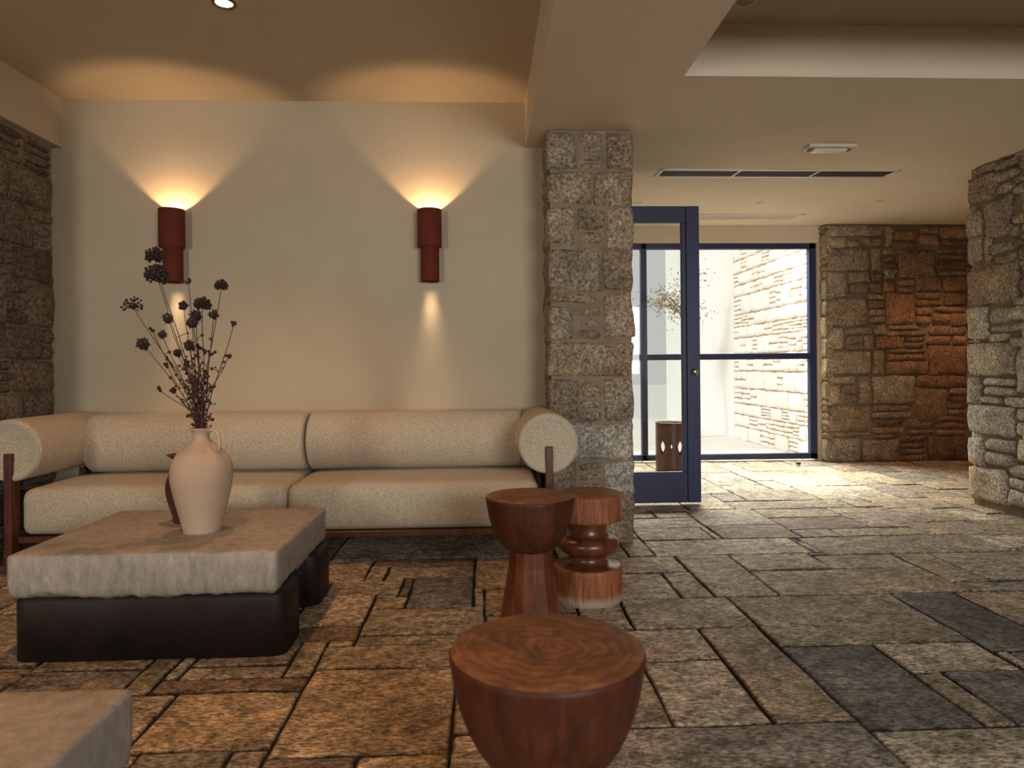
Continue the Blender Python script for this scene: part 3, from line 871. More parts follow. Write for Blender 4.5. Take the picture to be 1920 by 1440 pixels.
def cushion(x0, x1, y0, y1, z0, z1, name, ex=7.0, puff=0.012, n=(36, 22, 10)):
    bm = bmesh.new(); cache = {}; nu, nv, nw = n
    def Pt(i, j, k):
        if (i, j, k) in cache: return cache[(i, j, k)]
        s, t, r = [math.sin((2 * a / b - 1) * math.pi / 2) for a, b in ((i, nu), (j, nv), (k, nw))]
        # rounded box with a fixed edge radius
        rad = 0.05
        hx, hy, hz = (x1 - x0) / 2, (y1 - y0) / 2, (z1 - z0) / 2
        p = Vector((s * hx, t * hy, r * hz))
        c = Vector((max(-hx + rad, min(hx - rad, p.x)), max(-hy + rad, min(hy - rad, p.y)), max(-hz + rad, min(hz - rad, p.z))))
        d = p - c
        if d.length > 1e-9:
            d = d.normalized() * rad
        q = c + d
        if r > 0: q.z += puff * (1 - s ** 4) * (1 - t ** 4)
        if t < 0: q.y -= puff * 0.7 * (1 - r ** 2) * (1 - s ** 6)
        q.z += 0.004 * noise.noise(q * 3)
        cache[(i, j, k)] = bm.verts.new((q.x + (x0 + x1) / 2 - ox, q.y + (y0 + y1) / 2 - oy, q.z + (z0 + z1) / 2))
        return cache[(i, j, k)]
    for i in range(nu):
        for j in range(nv):
            bm.faces.new((Pt(i, j, nw), Pt(i + 1, j, nw), Pt(i + 1, j + 1, nw), Pt(i, j + 1, nw)))
            bm.faces.new((Pt(i, j + 1, 0), Pt(i + 1, j + 1, 0), Pt(i + 1, j, 0), Pt(i, j, 0)))
    for k in range(nw):
        for i in range(nu):
            bm.faces.new((Pt(i, 0, k), Pt(i + 1, 0, k), Pt(i + 1, 0, k + 1), Pt(i, 0, k + 1)))
            bm.faces.new((Pt(i, nv, k + 1), Pt(i + 1, nv, k + 1), Pt(i + 1, nv, k), Pt(i, nv, k)))
        for j in range(nv):
            bm.faces.new((Pt(0, j, k + 1), Pt(0, j + 1, k + 1), Pt(0, j + 1, k), Pt(0, j, k)))
            bm.faces.new((Pt(nu, j, k), Pt(nu, j + 1, k), Pt(nu, j + 1, k + 1), Pt(nu, j, k + 1)))
    return obj(name, bm, B, sofa)


cushion(-2.43, -1.058, 3.735, 4.40, 0.185, 0.432, 'seat_cushion')
cushion(-1.052, 0.30, 3.735, 4.40, 0.185, 0.432, 'seat_cushion')


def back_bolster(x0, x1):
    bm = bmesh.new(); cyl_y(bm, 0, 0, 0.175, x0, x1, edge=0.026)
    for v in bm.verts:
        x, y, z = v.co; v.co = (y - ox, x + 4.285 - oy, z + 0.617)
        v.co.z += 0.004 * noise.noise(v.co * 3)
    bmesh.ops.recalc_face_normals(bm, faces=bm.faces[:])
    return obj('back_bolster', bm, B, sofa)


back_bolster(-2.34, -1.062); back_bolster(-1.048, 0.235)
for cx in (-2.46, 0.350):
    bm = bmesh.new(); cyl_y(bm, cx - ox, 0.640, 0.163, 3.70 - oy, 4.40 - oy, edge=0.022, dish=0.016)
    ab = obj('arm_bolster', bm, B, sofa)
    bm = bmesh.new()   # welt round the front face
    pts = [(cx - ox + 0.151 * math.cos(t), 3.7035 - oy, 0.640 + 0.151 * math.sin(t)) for t in [2 * math.pi * k / 48 for k in range(49)]]
    add_tube(bm, pts, 0.0032, 6)
    obj('piping', bm, B, ab)
for cx in (-2.46, 0.352):
    for y in (3.688, 4.36):
        z1 = 0.625 if y < 4 else 0.46
        box_obj('leg', (cx - 0.019 - ox, cx + 0.019 - ox, y - oy, y + 0.075 - oy, 0, z1), M['sofa_wood'], sofa, 0.004)
bm = bmesh.new()
add_box(bm, -2.44 - ox, 0.335 - ox, 3.735 - oy, 3.785 - oy, 0.150, 0.183, 0.003, 1)
add_box(bm, -2.44 - ox, 0.335 - ox, 4.32 - oy, 4.37 - oy, 0.150, 0.183, 0.003, 1)
obj('frame_rail', bm, M['sofa_wood'], sofa, smooth=False)

# ------------------------------------------------------------------ stone-topped coffee tables
def coffee_table():
    t = empty('coffee_table', (0, 0, 0))
    WX, WY_, ZT, TH = 0.965, 0.80, 0.39, 0.158
    bm = bmesh.new(); nx_, ny_ = 64, 50
    def ztop(x, y): return ZT
    # top sheet with rounded rim, and a rough quarried lower arris
    rings = []
    outline = []
    per = []
    rc = 0.018
    def edgepts(off):
        pts = []
        hx, hy = WX / 2 - off, WY_ / 2 - off
        for a in range(nx_): pts.append((-hx + 2 * hx * a / nx_, -hy))
        for a in range(ny_): pts.append((hx, -hy + 2 * hy * a / ny_))
        for a in range(nx_): pts.append((hx - 2 * hx * a / nx_, hy))
        for a in range(ny_): pts.append((-hx, hy - 2 * hy * a / ny_))
        out = []
        r_ = max(0.002, 0.022 - off)
        for x, y in pts:   # round the plan corners
            cx_, cy_ = max(-hx + r_, min(hx - r_, x)), max(-hy + r_, min(hy - r_, y))
            d = Vector((x - cx_, y - cy_))
            if abs(x) > hx - r_ and abs(y) > hy - r_ and d.length > 1e-6:
                d = d.normalized() * r_
            out.append((cx_ + d.x, cy_ + d.y))
        return out
    levels = [(0.20, ZT, 0), (0.06, ZT, 0), (0.012, ZT, 0), (0.0035, ZT - 0.004, 0), (0.0, ZT - 0.012, 0), (0, ZT - 0.05, .2), (0, ZT - 0.09, .3), (0.002, ZT - 0.12, .6),
              (0.004, ZT - 0.140, 1), (0.014, ZT - TH + 0.004, 1.3), (0.03, ZT - TH, 0.6), (0.2, ZT - TH, 0)]
    for off, z, rg in levels:
        ring = []
        for x, y in edgepts(off):
            q = Vector((x * 9, y * 9, z * 14))
            n1 = noise.noise(q) ; n2 = noise.noise(q * 3.1)
            k = rg * (0.007 * n1 + 0.005 * n2)
            zz = z + (rg * 0.016 * n1 + rg * 0.010 * n2 if rg > 0.9 else 0)
            sc_ = 1 + k
            ring.append(bm.verts.new((x * sc_ if abs(x) > abs(y) * WX / WY_ else x, y * sc_ if abs(x) <= abs(y) * WX / WY_ else y, zz)))
        rings.append(ring)
    for a, b in zip(rings, rings[1:]):
        n = len(a)
        for i in range(n): bm.faces.new((a[i], b[i], b[(i + 1) % n], a[(i + 1) % n]))
    bm.faces.new(rings[0]); bm.faces.new(list(reversed(rings[-1])))
    bmesh.ops.recalc_face_normals(bm, faces=bm.faces[:])
    obj('table_top', bm, M['concrete'], t)
    zb = ZT - TH + 0.004
    for y0, y1 in ((-0.385, -0.135), (0.135, 0.40)):
        bm = bmesh.new()
        add_box(bm, -0.475, 0.502, y0, y1, 0.0, zb, 0.0)
        es = [e for e in bm.edges if abs(e.verts[0].co.z - e.verts[1].co.z) > 0.1]
        bmesh.ops.bevel(bm, geom=es, offset=0.055, segments=5, profile=0.5, affect='EDGES')
        es = [e for e in bm.edges if abs(e.verts[0].co.z - e.verts[1].co.z) < 0.001 and e.verts[0].co.z > 0.1]
        es = [e for e in es if len(e.link_faces) == 2 and abs(e.calc_face_angle(0)) > 1.0]
        bmesh.ops.bevel(bm, geom=es, offset=0.028, segments=4, profile=0.5, affect='EDGES')
        o = obj('base_block', bm, M['black'], t)
    return t


table = coffee_table(); table.location = (-1.235, 2.955, 0)
tag(table, 'low square coffee table with pale stone slab on black blocks, carrying the jugs', 'coffee table', 'stone-topped coffee tables')
t2 = copy_tree(table); t2.location = (-1.212, 1.082, 0)
t2['label'] = 'second pale stone coffee table, only its corner showing at the bottom left'

# ------------------------------------------------------------------ stools
def bowl_stool(facet_rot=0.0):
    s = empty('bowl_stool', (0, 0, 0))
    H = 0.49
    prof = [(0.100, 0.232), (0.118, 0.245), (0.140, 0.268), (0.160, 0.302), (0.176, 0.345), (0.187, 0.39), (0.194, 0.435), (0.1965, 0.468), (0.1965, 0.480), (0.193, 0.487)]
    prof = [(0.185 * r, 0.518 - 0.222 * f) for r, f in ((0.47, 1.0), (0.56, 0.955), (0.645, 0.88), (0.76, 0.74), (0.855, 0.57), (0.925, 0.39), (0.97, 0.20), (0.998, 0.07), (1.0, 0.03), (0.985, 0.004))]
    bm = bmesh.new(); add_lathe(bm, smooth_prof(prof, 4), seg=96, cap_top=False)
    bowl = obj('bowl', bm, M['stool'], s)
    bm = bmesh.new(); add_lathe(bm, [(0.182, 0.5172), (0.179, 0.5192), (0.12, 0.520), (0.04, 0.5202), (0.002, 0.5202)], seg=96, cap_bot=False)
    obj('seat', bm, M['stool_top'], s)
    # faceted, flaring pedestal
    bm = bmesh.new(); seg = 14
    add_lathe(bm, [(0.131, 0.0), (0.128, 0.025), (0.117, 0.086), (0.104, 0.16), (0.093, 0.234), (0.088, 0.31)], seg=seg)
    es = [e for e in bm.edges if abs(e.verts[0].co.z - e.verts[1].co.z) > 0.005]
    bmesh.ops.bevel(bm, geom=es, offset=0.003, segments=2, profile=0.5, affect='EDGES')
    p = obj('pedestal', bm, M['stool_polished'], s, smooth=False); p.rotation_euler = (0, 0, facet_rot)
    return s


st = bowl_stool(0.12); st.location = (0.117, 1.312, 0)
tag(st, 'large dark red-brown bowl-topped wooden stool nearest the camera, growth rings on its seat', 'stool', 'bowl-topped wooden stools')
st2 = copy_tree(st); st2.location = (0.192, 2.872, 0); st2.rotation_euler = (0, 0, 1.1)
st2['label'] = 'bowl-topped wooden stool on a flared pedestal, in front of the sofa end'

ts = empty('turned_stool', (0.469, 3.13, 0))
tag(ts, 'turned wooden drum stool with a ringed waist and combed sides beside the pillar', 'stool')
def combed(prof, seg=180, amp=0.0022):
    bm = bmesh.new(); rings = add_lathe(bm, prof, seg=seg)
    for ring in rings[1:-1]:
        for i, v in enumerate(ring):
            n = noise.noise(Vector((math.cos(i / seg * 6.283) * 26, math.sin(i / seg * 6.283) * 26, v.co.z * 5)))
            k = 1 - abs(n) * amp / 0.15 * 1.6
            v.co.x *= k; v.co.y *= k
    return bm
n_ = 10
obj('base_drum', combed([(0.150, 0.0)] + [(0.1555, 0.006 + 0.148 * k / n_) for k in range(n_ + 1)] + [(0.150, 0.160)]), M['stool_groove'], ts)
obj('top_drum', combed([(0.148, 0.362)] + [(0.1535, 0.367 + 0.108 * k / n_) for k in range(n_ + 1)] + [(0.149, 0.479)]), M['stool_groove'], ts)
bm = bmesh.new(); add_lathe(bm, [(0.1495, 0.4785), (0.147, 0.481), (0.08, 0.482), (0.002, 0.482)], seg=72, cap_bot=False); obj('seat', bm, M['stool_top'], ts)
prof = smooth_prof([(0.150, 0.1585), (0.125, 0.166), (0.098, 0.172), (0.087, 0.186), (0.088, 0.204), (0.106, 0.213), (0.130, 0.226), (0.140, 0.247), (0.138, 0.268), (0.122, 0.286), (0.100, 0.293), (0.091, 0.303), (0.087, 0.325), (0.092, 0.348), (0.100, 0.364)], 5)
bm = bmesh.new(); add_lathe(bm, prof, seg=72); obj('turned_waist', bm, M['stool_polished'], ts)

# ------------------------------------------------------------------ jugs
TZ = 0.390
jug = empty('jug', (-1.157, 2.90, TZ))
tag(jug, 'tall pale terracotta jug with one small handle holding the dried stems', 'jug')
prof_o = smooth_prof([(0.068, 0.0), (0.073, 0.004), (0.083, 0.05), (0.101, 0.12), (0.1165, 0.19), (0.121, 0.235), (0.115, 0.28), (0.094, 0.32), (0.060, 0.350), (0.036, 0.372), (0.031, 0.39), (0.033, 0.405), (0.0415, 0.416), (0.043, 0.421)], 5)
bm = bmesh.new()
add_lathe(bm, prof_o + [(0.040, 0.4235), (0.035, 0.419), (0.026, 0.40), (0.026, 0.36)], seg=64, cap_top=True)
obj('body', bm, M['jug'], jug)
bm = bmesh.new()
hp = [(0.034, 0, 0.408), (0.055, 0, 0.418), (0.078, 0, 0.410), (0.091, 0, 0.388), (0.093, 0, 0.360), (0.088, 0, 0.330)]
add_tube(bm, [(x, y, z) for x, y, z in hp], [0.008, 0.0085, 0.008, 0.0075, 0.0075, 0.009], 10)
hd = obj('handle', bm, M['jug'], jug); hd.rotation_euler = (0, 0, R(-22))

jug2 = empty('jug', (-1.288, 3.09, TZ))
tag(jug2, 'small dark brown jug half hidden behind the pale jug', 'jug')
prof2 = smooth_prof([(0.058, 0.0), (0.063, 0.004), (0.070, 0.04), (0.088, 0.10), (0.0945, 0.145), (0.088, 0.19), (0.068, 0.235), (0.058, 0.258), (0.064, 0.278), (0.078, 0.292)], 5)
bm = bmesh.new()
add_lathe(bm, prof2 + [(0.075, 0.294), (0.06, 0.276), (0.05, 0.25), (0.05, 0.2)], seg=64)
for v in bm.verts:   # pinched pouring lip
    if v.co.z > 0.262 and v.co.x < 0:
        a = math.atan2(v.co.y, v.co.x); k = max(0, math.cos(a - math.pi)) ** 6
        v.co.x -= 0.016 * k * (v.co.z - 0.262) / 0.03
obj('body', bm, M['jug_in'], jug2)
bm = bmesh.new()
add_tube(bm, [(0.07, 0, 0.285), (0.11, 0, 0.28), (0.128, 0, 0.24), (0.118, 0, 0.19), (0.086, 0, 0.165)], 0.009, 10)
hd = obj('handle', bm, M['jug_in'], jug2); hd.rotation_euler = (0, 0, R(50))

# ------------------------------------------------------------------ dried stems in the jug
JX, JY = -1.157, 2.90
# head pixel (x, y), head radius in metres, style, y offset from jug, label
stems = [
    (290, 480, 0.034, 'umbel', 0.02, 'tallest dried umbel leaning left in front of the left sconce'),
    (294, 516, 0.042, 'umbel', -0.03, 'broad dark dried umbel just below the tallest one, before the left sconce'),
    (248, 574, 0.038, 'open', 0.03, 'open lacy dried umbel reaching furthest left'),
    (268, 645, 0.028, 'ball', -0.04, 'dark dried seed head low on the left, below the lacy umbel'),
    (315, 597, 0.023, 'cup', 0.01, 'cup-shaped dried seed head below the left sconce'),
    (286, 619, 0.011, 'bud', 0.02, 'tiny bud on a thin stem left of the middle of the bouquet'),
    (305, 627, 0.018, 'ball', -0.02, 'small ragged dried head left of the middle of the bouquet'),
    (344, 573, 0.021, 'ball', 0.03, 'ragged dried head just right of the light under the left sconce'),
    (353, 527, 0.012, 'bud', -0.01, 'thin upright spike with a small bud in the centre of the bouquet'),
    (380, 571, 0.030, 'umbel', 0.0, 'wide flat dried umbel at the upper centre of the bouquet'),
    (367, 592, 0.026, 'ball', 0.04, 'dark dried head under the wide flat umbel'),
    (360, 606, 0.025, 'ball', -0.03, 'dark dried head in the middle of the bouquet'),
    (401, 590, 0.022, 'cup', 0.02, 'cup-shaped dried head right of centre'),
    (415, 536, 0.024, 'umbel', -0.02, 'tall dried head on a straight stem at the upper right of the bouquet'),
    (438, 608, 0.013, 'bud', 0.03, 'small dried bud reaching furthest right'),
    (429, 668, 0.013, 'bud', -0.03, 'small dried bud low on the right of the bouquet'),
    (355, 648, 0.024, 'ball', 0.0, 'ragged dried head at the heart of the bouquet'),
    (333, 662, 0.019, 'ball', 0.02, 'small dark dried head left of the heart of the bouquet'),
    (393, 664, 0.012, 'bud', -0.02, 'small dried bud right of the heart of the bouquet'),
    (298, 730, 0.012, 'bud', 0.0, 'lowest dried bud bending out to the left'),
    (325, 732, 0.015, 'ball', 0.03, 'small dried tuft low on the left of the bouquet'),
    (312, 683, 0.012, 'bud', -0.03, 'small dried bud between the left heads and the jug'),
    (372, 650, 0.014, 'leafy', 0.02, 'leafy dried stem standing upright in the jug'),
    (348, 680, 0.014, 'leafy', -0.02, 'leafy dried stem leaning slightly left in the jug'),
    (385, 700, 0.014, 'leafy', 0.0, 'short leafy dried stem leaning slightly right in the jug'),
]
for sx_, sy_, hr, style, dy, lab in stems:
    hx, hz = aty(sx_, sy_, JY + dy * 1.5)
    rx, ry = random.uniform(-0.012, 0.012), random.uniform(-0.012, 0.012)
    root = empty('dried_flower', (JX, JY, TZ + 0.38)); tag(root, lab, 'dried flower', 'dried flowers in the pale jug')
    p0 = Vector((rx, ry, -0.0)); p3 = Vector((hx - JX, dy * 1.5, hz - TZ - 0.38))
    side = p3.x
    p1 = Vector((rx * 2.6 + side * 0.10, ry * 2 + dy * 0.4, 0.10 + p3.z * 0.18)); p2 = Vector((side * random.uniform(0.50, 0.68), dy, p3.z * 0.62))
    pts = []
    for k in range(15):
        t = k / 14
        p = p0 * (1 - t) ** 3 + p1 * 3 * t * (1 - t) ** 2 + p2 * 3 * t * t * (1 - t) + p3 * t ** 3
        p += Vector((noise.noise(Vector((t * 4, sx_, 0))), noise.noise(Vector((t * 4, sx_, 9))), 0)) * 0.006 * math.sin(t * math.pi)
        pts.append(p)
    bm = bmesh.new(); add_tube(bm, pts, [0.0026 - 0.0012 * k / 14 for k in range(15)], 6)
    # side twigs and withered leaves on the lower part
    for k in range(7 if style != 'leafy' else 18):
        i = random.randint(1, 9 if style != 'leafy' else 13); b = pts[i]
        d = Vector((random.uniform(-1, 1), random.uniform(-1, 1), random.uniform(0.3, 1.2))).normalized() * random.uniform(0.02, 0.05)
        add_tube(bm, [b, b + d * 0.6 + Vector((0, 0, 0.003)), b + d], [0.0014, 0.0012, 0.001], 5)
        bmesh.ops.create_icosphere(bm, subdivisions=1, radius=random.uniform(0.004, 0.0085), matrix=Matrix.Translation(b + d))
    obj('stem', bm, M['stem'], root)
    bm = bmesh.new(); top = pts[-1]; ax = (pts[-1] - pts[-2]).normalized()
    if style in ('umbel', 'open'):
        nr = 46 if style == 'umbel' else 34
        for k in range(nr):
            z = 1 - (k + 0.5) / nr * (1.65 if style == 'umbel' else 1.5); a = k * 2.39996
            rr_ = math.sqrt(max(0, 1 - z * z)); loc = Vector((rr_ * math.cos(a), rr_ * math.sin(a), z * 0.95))
            d = loc * hr * random.uniform(0.85, 1.12)
            add_tube(bm, [top - ax * 0.012, top + d * 0.6, top + d], [0.0009, 0.0009, 0.0011], 4)
            bmesh.ops.create_icosphere(bm, subdivisions=1, radius=hr * random.uniform(0.13, 0.21) * (0.8 if style == 'open' else 1.15), matrix=Matrix.Translation(top + d))
            if style == 'umbel':
                bmesh.ops.create_icosphere(bm, subdivisions=1, radius=hr * 0.2, matrix=Matrix.Translation(top + d * 0.6))
    elif style in ('ball', 'cup'):
        bmesh.ops.create_icosphere(bm, subdivisions=3, radius=hr * 0.8, matrix=Matrix.Translation(top))
        for v in bm.verts:
            d = v.co - top; v.co = top + d * (1 + 0.35 * noise.noise(v.co * 120)); 
            if style == 'cup' and d.z > 0: v.co.z -= d.z * 0.6
        for k in range(22):
            d = Vector((random.gauss(0, 1), random.gauss(0, 1), random.gauss(0.3, 1))).normalized() * hr
            bmesh.ops.create_cone(bm, segments=5, radius1=hr * 0.22, radius2=0.0003, depth=hr * 0.5, cap_ends=True,
                                  matrix=Matrix.Translation(top + d * 0.9) @ d.to_track_quat('Z', 'Y').to_matrix().to_4x4())
    else:
        for k in range(7):
            d = Vector((random.gauss(0, 1), random.gauss(0, 1), random.gauss(0, 1))) * hr * 0.42
            bmesh.ops.create_icosphere(bm, subdivisions=2, radius=hr * random.uniform(0.35, 0.6), matrix=Matrix.Translation(top + d))
    obj('flower_head', bm, M['head'], root)

# ------------------------------------------------------------------ wall sconces
def sconce():
    s = empty('wall_sconce', (0, 0, 0))
    def tube(name, r, z0, z1, closed_low=False):
        bm = bmesh.new(); t = 0.005
        prof = [(r - t, z0), (r - t, z1 - 0.001), (r - t + 0.001, z1), (r - 0.001, z1), (r, z1 - 0.001), (r, z0 + 0.001), (r - 0.001, z0), (r - t, z0)]
        add_lathe(bm, prof, seg=64, cap_top=False, cap_bot=False); bmesh.ops.recalc_face_normals(bm, faces=bm.faces[:])
        return obj(name, bm, M['clay'], s)
    tube('upper_shade', 0.077, 0.0, 0.237)
    lo_ = tube('lower_shade', 0.059, -0.217, 0.02); lo_.location = (0, 0.015, 0)
    bm = bmesh.new(); add_lathe(bm, [(0.071, 0.0), (0.071, 0.006)], seg=48); obj('divider', bm, M['clay'], s)
    bm = bmesh.new(); add_lathe(bm, [(0.03, 0.130), (0.034, 0.134), (0.03, 0.138)], seg=32); obj('upper_bulb', bm, M['bulb'], s)
    bm = bmesh.new(); add_lathe(bm, [(0.02, -0.02), (0.022, -0.015), (0.02, -0.010)], seg=32); obj('lower_bulb', bm, M['bulb'], s)
    bm = bmesh.new(); add_box(bm, -0.02, 0.02, 0.055, 0.078, -0.12, 0.10, 0.002, 1); obj('wall_bracket', bm, M['clay'], s, smooth=False)
    return s


SY = 4.421
sc1 = sconce(); sc1.location = (-1.935, SY, 1.818)
tag(sc1, 'left of the two red clay tube sconces, above the jug with dried stems', 'wall light', 'red clay wall sconces')
sc2 = copy_tree(sc1); sc2.location = (-0.330, SY, 1.818)
sc2['label'] = 'right of the two red clay tube sconces, nearer the stone pillar'
for x in (-1.935, -0.330):
    spot('sconce_uplight', (x, SY - 0.030, 1.818 + 0.162), (0, 0, 1), 150, 17, (1.0, 0.62, 0.32), 0.6, 0.010)
    l = area('sconce_downlight', (x, SY + 0.052, 1.818 - 0.2155), (x, SY + 0.052, 0), 0.080, 0.030, 0.42, (1.0, 0.72, 0.46), 34); l.rotation_euler = (0, 0, 0)

# ------------------------------------------------------------------ ceiling fixtures
def downlight(x, y, z, r, label, mat, power=0, col=(1, 0.50, 0.22), ang=110):
    d = empty('downlight', (x, y, z)); tag(d, label, 'ceiling light', 'recessed ceiling downlights')
    bm = bmesh.new()
    add_lathe(bm, [(r * 0.72, -0.001), (r * 0.76, -0.007), (r * 0.95, -0.006), (r, -0.001)], seg=40, cap_top=False, cap_bot=False)
    obj('trim_ring', bm, M['white'] if mat is M['lamp_off'] else M['sofa_wood'], d)
    bm = bmesh.new(); add_lathe(bm, [(0.001, -0.003), (r * 0.72, -0.002)], seg=40, cap_top=False, cap_bot=False)
    obj('lamp', bm, mat, d)
    if power:
        spot('downlight_beam', (x, y, z - 0.02), (0, 0, -1), ang, power, col, 0.6, 0.03)
    return d


downlight(-1.195, 3.30, 2.77, 0.055, 'glowing warm round downlight in the lounge ceiling', M['bulb'], 75, ang=95)
downlight(1.215, 3.125, 2.72, 0.055, 'unlit round downlight in the raised ceiling right of the beam', M['lamp_off'])
for (px, py, lab) in ((1423, 379, 'small round downlight over the middle of the entrance'), (1650, 376, 'small round downlight nearest the far stone wall'), (1197, 379, 'small round downlight peeping out right of the pillar')):
    z = 2.53; x, y = atz(px, py, z)
    z = 2.4635 + (y - 4.1) * (2.572 - 2.4635) / 3.54; x, y = atz(px, py, z)
    downlight(x, y, z, 0.045, lab, M['lamp_off'])
# lamps of the lounge ceiling outside the picture
for x, y in ((-1.2, 1.75), (-1.2, 0.3)):
    downlight(x, y, 2.77, 0.055, 'warm round downlight of the lounge ceiling, nearer the rear wall', M['bulb'], 82, ang=85)
downlight(4.9, 6.5, 2.53, 0.05, 'round downlight in the side corridor', M['bulb'], 50, (1, 0.58, 0.32))


def vent(x0, x1, y0, y1, n, lab, closed=False):
    yc = (y0 + y1) / 2; z = 2.4635 + (yc - 4.1) * (2.572 - 2.4635) / 3.54
    v = empty('ceiling_vent', ((x0 + x1) / 2, yc, z)); tag(v, lab, 'air vent', 'linear ceiling vents')
    v.rotation_euler = (math.atan((2.572 - 2.4635) / 3.54), 0, 0)
    L, Wd = (x1 - x0) / 2, (y1 - y0) / 2; f = 0.028
    bm = bmesh.new()
    for d in ((-L, L, -Wd, -Wd + f), (-L, L, Wd - f, Wd), (-L, -L + f, -Wd, Wd), (L - f, L, -Wd, Wd)):
        add_box(bm, d[0], d[1], d[2], d[3], -0.008, 0.002, 0.001, 1)
    for k in range(1, n):
        xx = -L + 2 * L * k / n; add_box(bm, xx - 0.009, xx + 0.009, -Wd + f, Wd - f, -0.007, 0.002)
    obj('frame', bm, M['white'], v, smooth=False)
    for k in range(n):
        a, b = -L + 2 * L * k / n + 0.012, -L + 2 * L * (k + 1) / n - 0.012
        bm = bmesh.new(); add_box(bm, a, b, -Wd + f * 0.9, Wd - f * 0.9, -0.002, 0.001)
        for q in range(5):
            yy = -Wd + f + (2 * Wd - 2 * f) * (q + 0.5) / 5
            add_box(bm, a, b, yy - 0.003, yy + 0.003, -0.006, -0.001)
        obj('grille', bm, M['white'] if closed else M['grille'], v, smooth=False)


def vz(px, py):
    z = 2.5
    for _ in range(4):
        x, y = atz(px, py, z); z = 2.4635 + (y - 4.1) * (2.572 - 2.4635) / 3.54
    return x, y


a = vz(1225, 331); b = vz(1690, 318)
vent(a[0], b[0], a[1] if a[1] < b[1] else b[1], max(a[1], b[1]), 3, 'long dark three-bay linear air vent in the entrance ceiling')
a = vz(1510, 401); b = vz(1490, 411)
vent(0.95, a[0], a[1], b[1], 2, 'pale linear air vent nearest the entrance glass', True)

# emergency light
a = vz(1512, 281); b = vz(1600, 266)
el = empty('emergency_light', ((a[0] + b[0]) / 2, (a[1] + b[1]) / 2, 2.4635 + ((a[1] + b[1]) / 2 - 4.1) * 0.0306))
tag(el, 'small white oblong emergency light on the entrance ceiling', 'emergency light')
bm = bmesh.new(); add_box(bm, -0.155, 0.155, -0.055, 0.055, -0.022, 0.0, 0.004, 2); obj('housing', bm, M['white'], el, smooth=False)
bm = bmesh.new(); add_box(bm, -0.115, 0.105, -0.036, 0.036, -0.040, -0.022, 0.010, 3); obj('diffuser', bm, plain('milky_diffuser', (0.78, 0.74, 0.66), 0.35, nscale=3, namt=0.03), el)
for sx_ in (-0.13, 0.122):
    bm = bmesh.new(); add_box(bm, sx_ - 0.014, sx_ + 0.014, -0.02, 0.02, -0.032, -0.022, 0.003, 2); obj('clip', bm, M['clip_brown'], el, smooth=False)

# ------------------------------------------------------------------ small things
lx, ly = 1.896, 6.93
lan = empty('ceramic_lantern', (lx, ly, 0)); tag(lan, 'brown glazed ceramic lantern with leaf-shaped openings on the floor behind the glass door', 'lantern')
bm = bmesh.new(); seg, rows, rad, hh = 160, 96, 0.155, 0.485
V_ = [[bm.verts.new((rad * math.cos(2 * math.pi * i / seg), rad * math.sin(2 * math.pi * i / seg), hh * j / rows)) for i in range(seg)] for j in range(rows + 1)]
def hole(x, z):
    for cx_, cz_, hw, hh_ in ((-0.085, 0.235, 0.024, 0.075), (0.088, 0.235, 0.024, 0.075), (0.004, 0.235, 0.010, 0.042)):
        t = (z - cz_) / hh_
        if abs(t) < 1 and abs(x - cx_) < hw * (1 - t * t): return True
    return False
for j in range(rows):
    for i in range(seg):
        i2 = (i + 1) % seg
        x = rad * math.cos(2 * math.pi * (i + 0.5) / seg); z = hh * (j + 0.5) / rows
        # openings pierce front and back along the same sight line
        if hole(x, z): continue
        bm.faces.new((V_[j][i], V_[j][i2], V_[j + 1][i2], V_[j + 1][i]))
bm.faces.new(list(reversed(V_[0])))
for v in [v for v in bm.verts if not v.link_faces]: bm.verts.remove(v)
lb = obj('body', bm, M['pot'], lan); md = lb.modifiers.new('wall', 'SOLIDIFY'); md.thickness = 0.010; md.offset = -1
lan.rotation_euler = (0, 0, R(-15.3))
bm = bmesh.new()
rr_ = [(rad * 0.985 - 0.012, hh - 0.006), (rad - 0.006, hh + 0.003), (rad + 0.003, hh - 0.002), (rad + 0.001, hh - 0.012)]
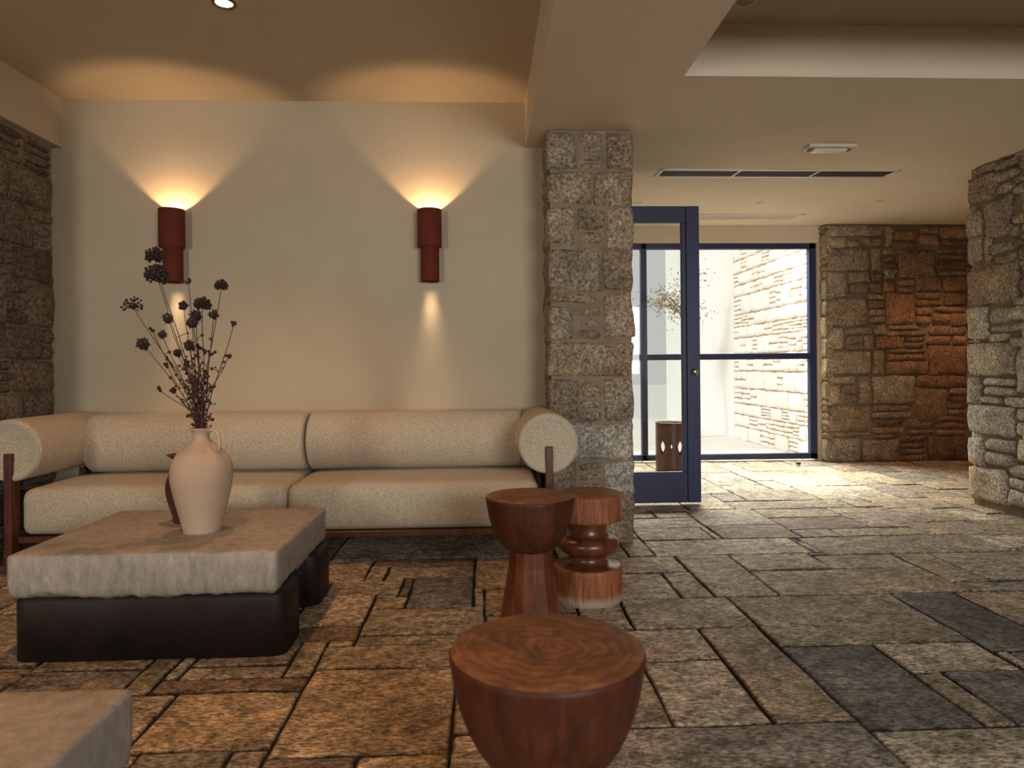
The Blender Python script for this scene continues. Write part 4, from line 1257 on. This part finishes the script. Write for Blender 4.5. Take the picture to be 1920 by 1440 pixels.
add_lathe(bm, rr_, seg=64, cap_top=False, cap_bot=False); bmesh.ops.recalc_face_normals(bm, faces=bm.faces[:]); obj('rim', bm, M['pot'], lan)

dx, dy = atz(1497, 873, 0.0)
ds = empty('door_stop', (dx, dy, 0)); tag(ds, 'small round steel and rubber door stop on the floor before the entrance glass', 'door stop')
bm = bmesh.new(); add_lathe(bm, [(0.019, 0), (0.020, 0.004), (0.018, 0.03), (0.017, 0.034)], seg=28); obj('post', bm, M['steel'], ds)
bm = bmesh.new(); add_lathe(bm, [(0.0215, 0.012), (0.024, 0.018), (0.024, 0.028), (0.0215, 0.034)], seg=28); obj('rubber_ring', bm, M['rubber'], ds)


def starfish(px, py, r, rot, lab):
    y, z = atx(px, py, XR - 0.035)
    o = empty('starfish', (XR - 0.038, y, z)); 
    bm = bmesh.new()
    c0 = bm.verts.new((-0.010, 0, 0)); cb = bm.verts.new((0.004, 0, 0)); ring = []; low = []
    for k in range(20):
        a = 2 * math.pi * k / 20 + rot; ph = (k % 4)
        rr2_ = r * (1.0, 0.62, 0.36, 0.62)[ph]
        aa = a + (0.0, -0.10, 0, 0.10)[ph] * (-1)
        ring.append(bm.verts.new((-0.005 if ph else -0.002, rr2_ * math.cos(aa), rr2_ * math.sin(aa))))
        low.append(bm.verts.new((0.004, rr2_ * math.cos(aa), rr2_ * math.sin(aa))))
    for k in range(20):
        k2 = (k + 1) % 20
        bm.faces.new((c0, ring[k], ring[k2])); bm.faces.new((ring[k], low[k], low[k2], ring[k2])); bm.faces.new((cb, low[k2], low[k]))
    bmesh.ops.recalc_face_normals(bm, faces=bm.faces[:])
    me = bpy.data.meshes.new('starfish'); bm.to_mesh(me); bm.free(); me.materials.append(M['star'])
    bpy.data.objects.remove(o)
    o = bpy.data.objects.new('starfish', me); C.objects.link(o); o.location = (XR - 0.038, y, z)
    tag(o, lab, 'starfish', 'starfish on the stone wall')


starfish(1830, 889, 0.062, 0.3, 'pale dried starfish fixed low on the right stone wall, the lower of two')
starfish(1828, 864, 0.038, 0.9, 'small yellowish dried starfish just above the other on the right stone wall')
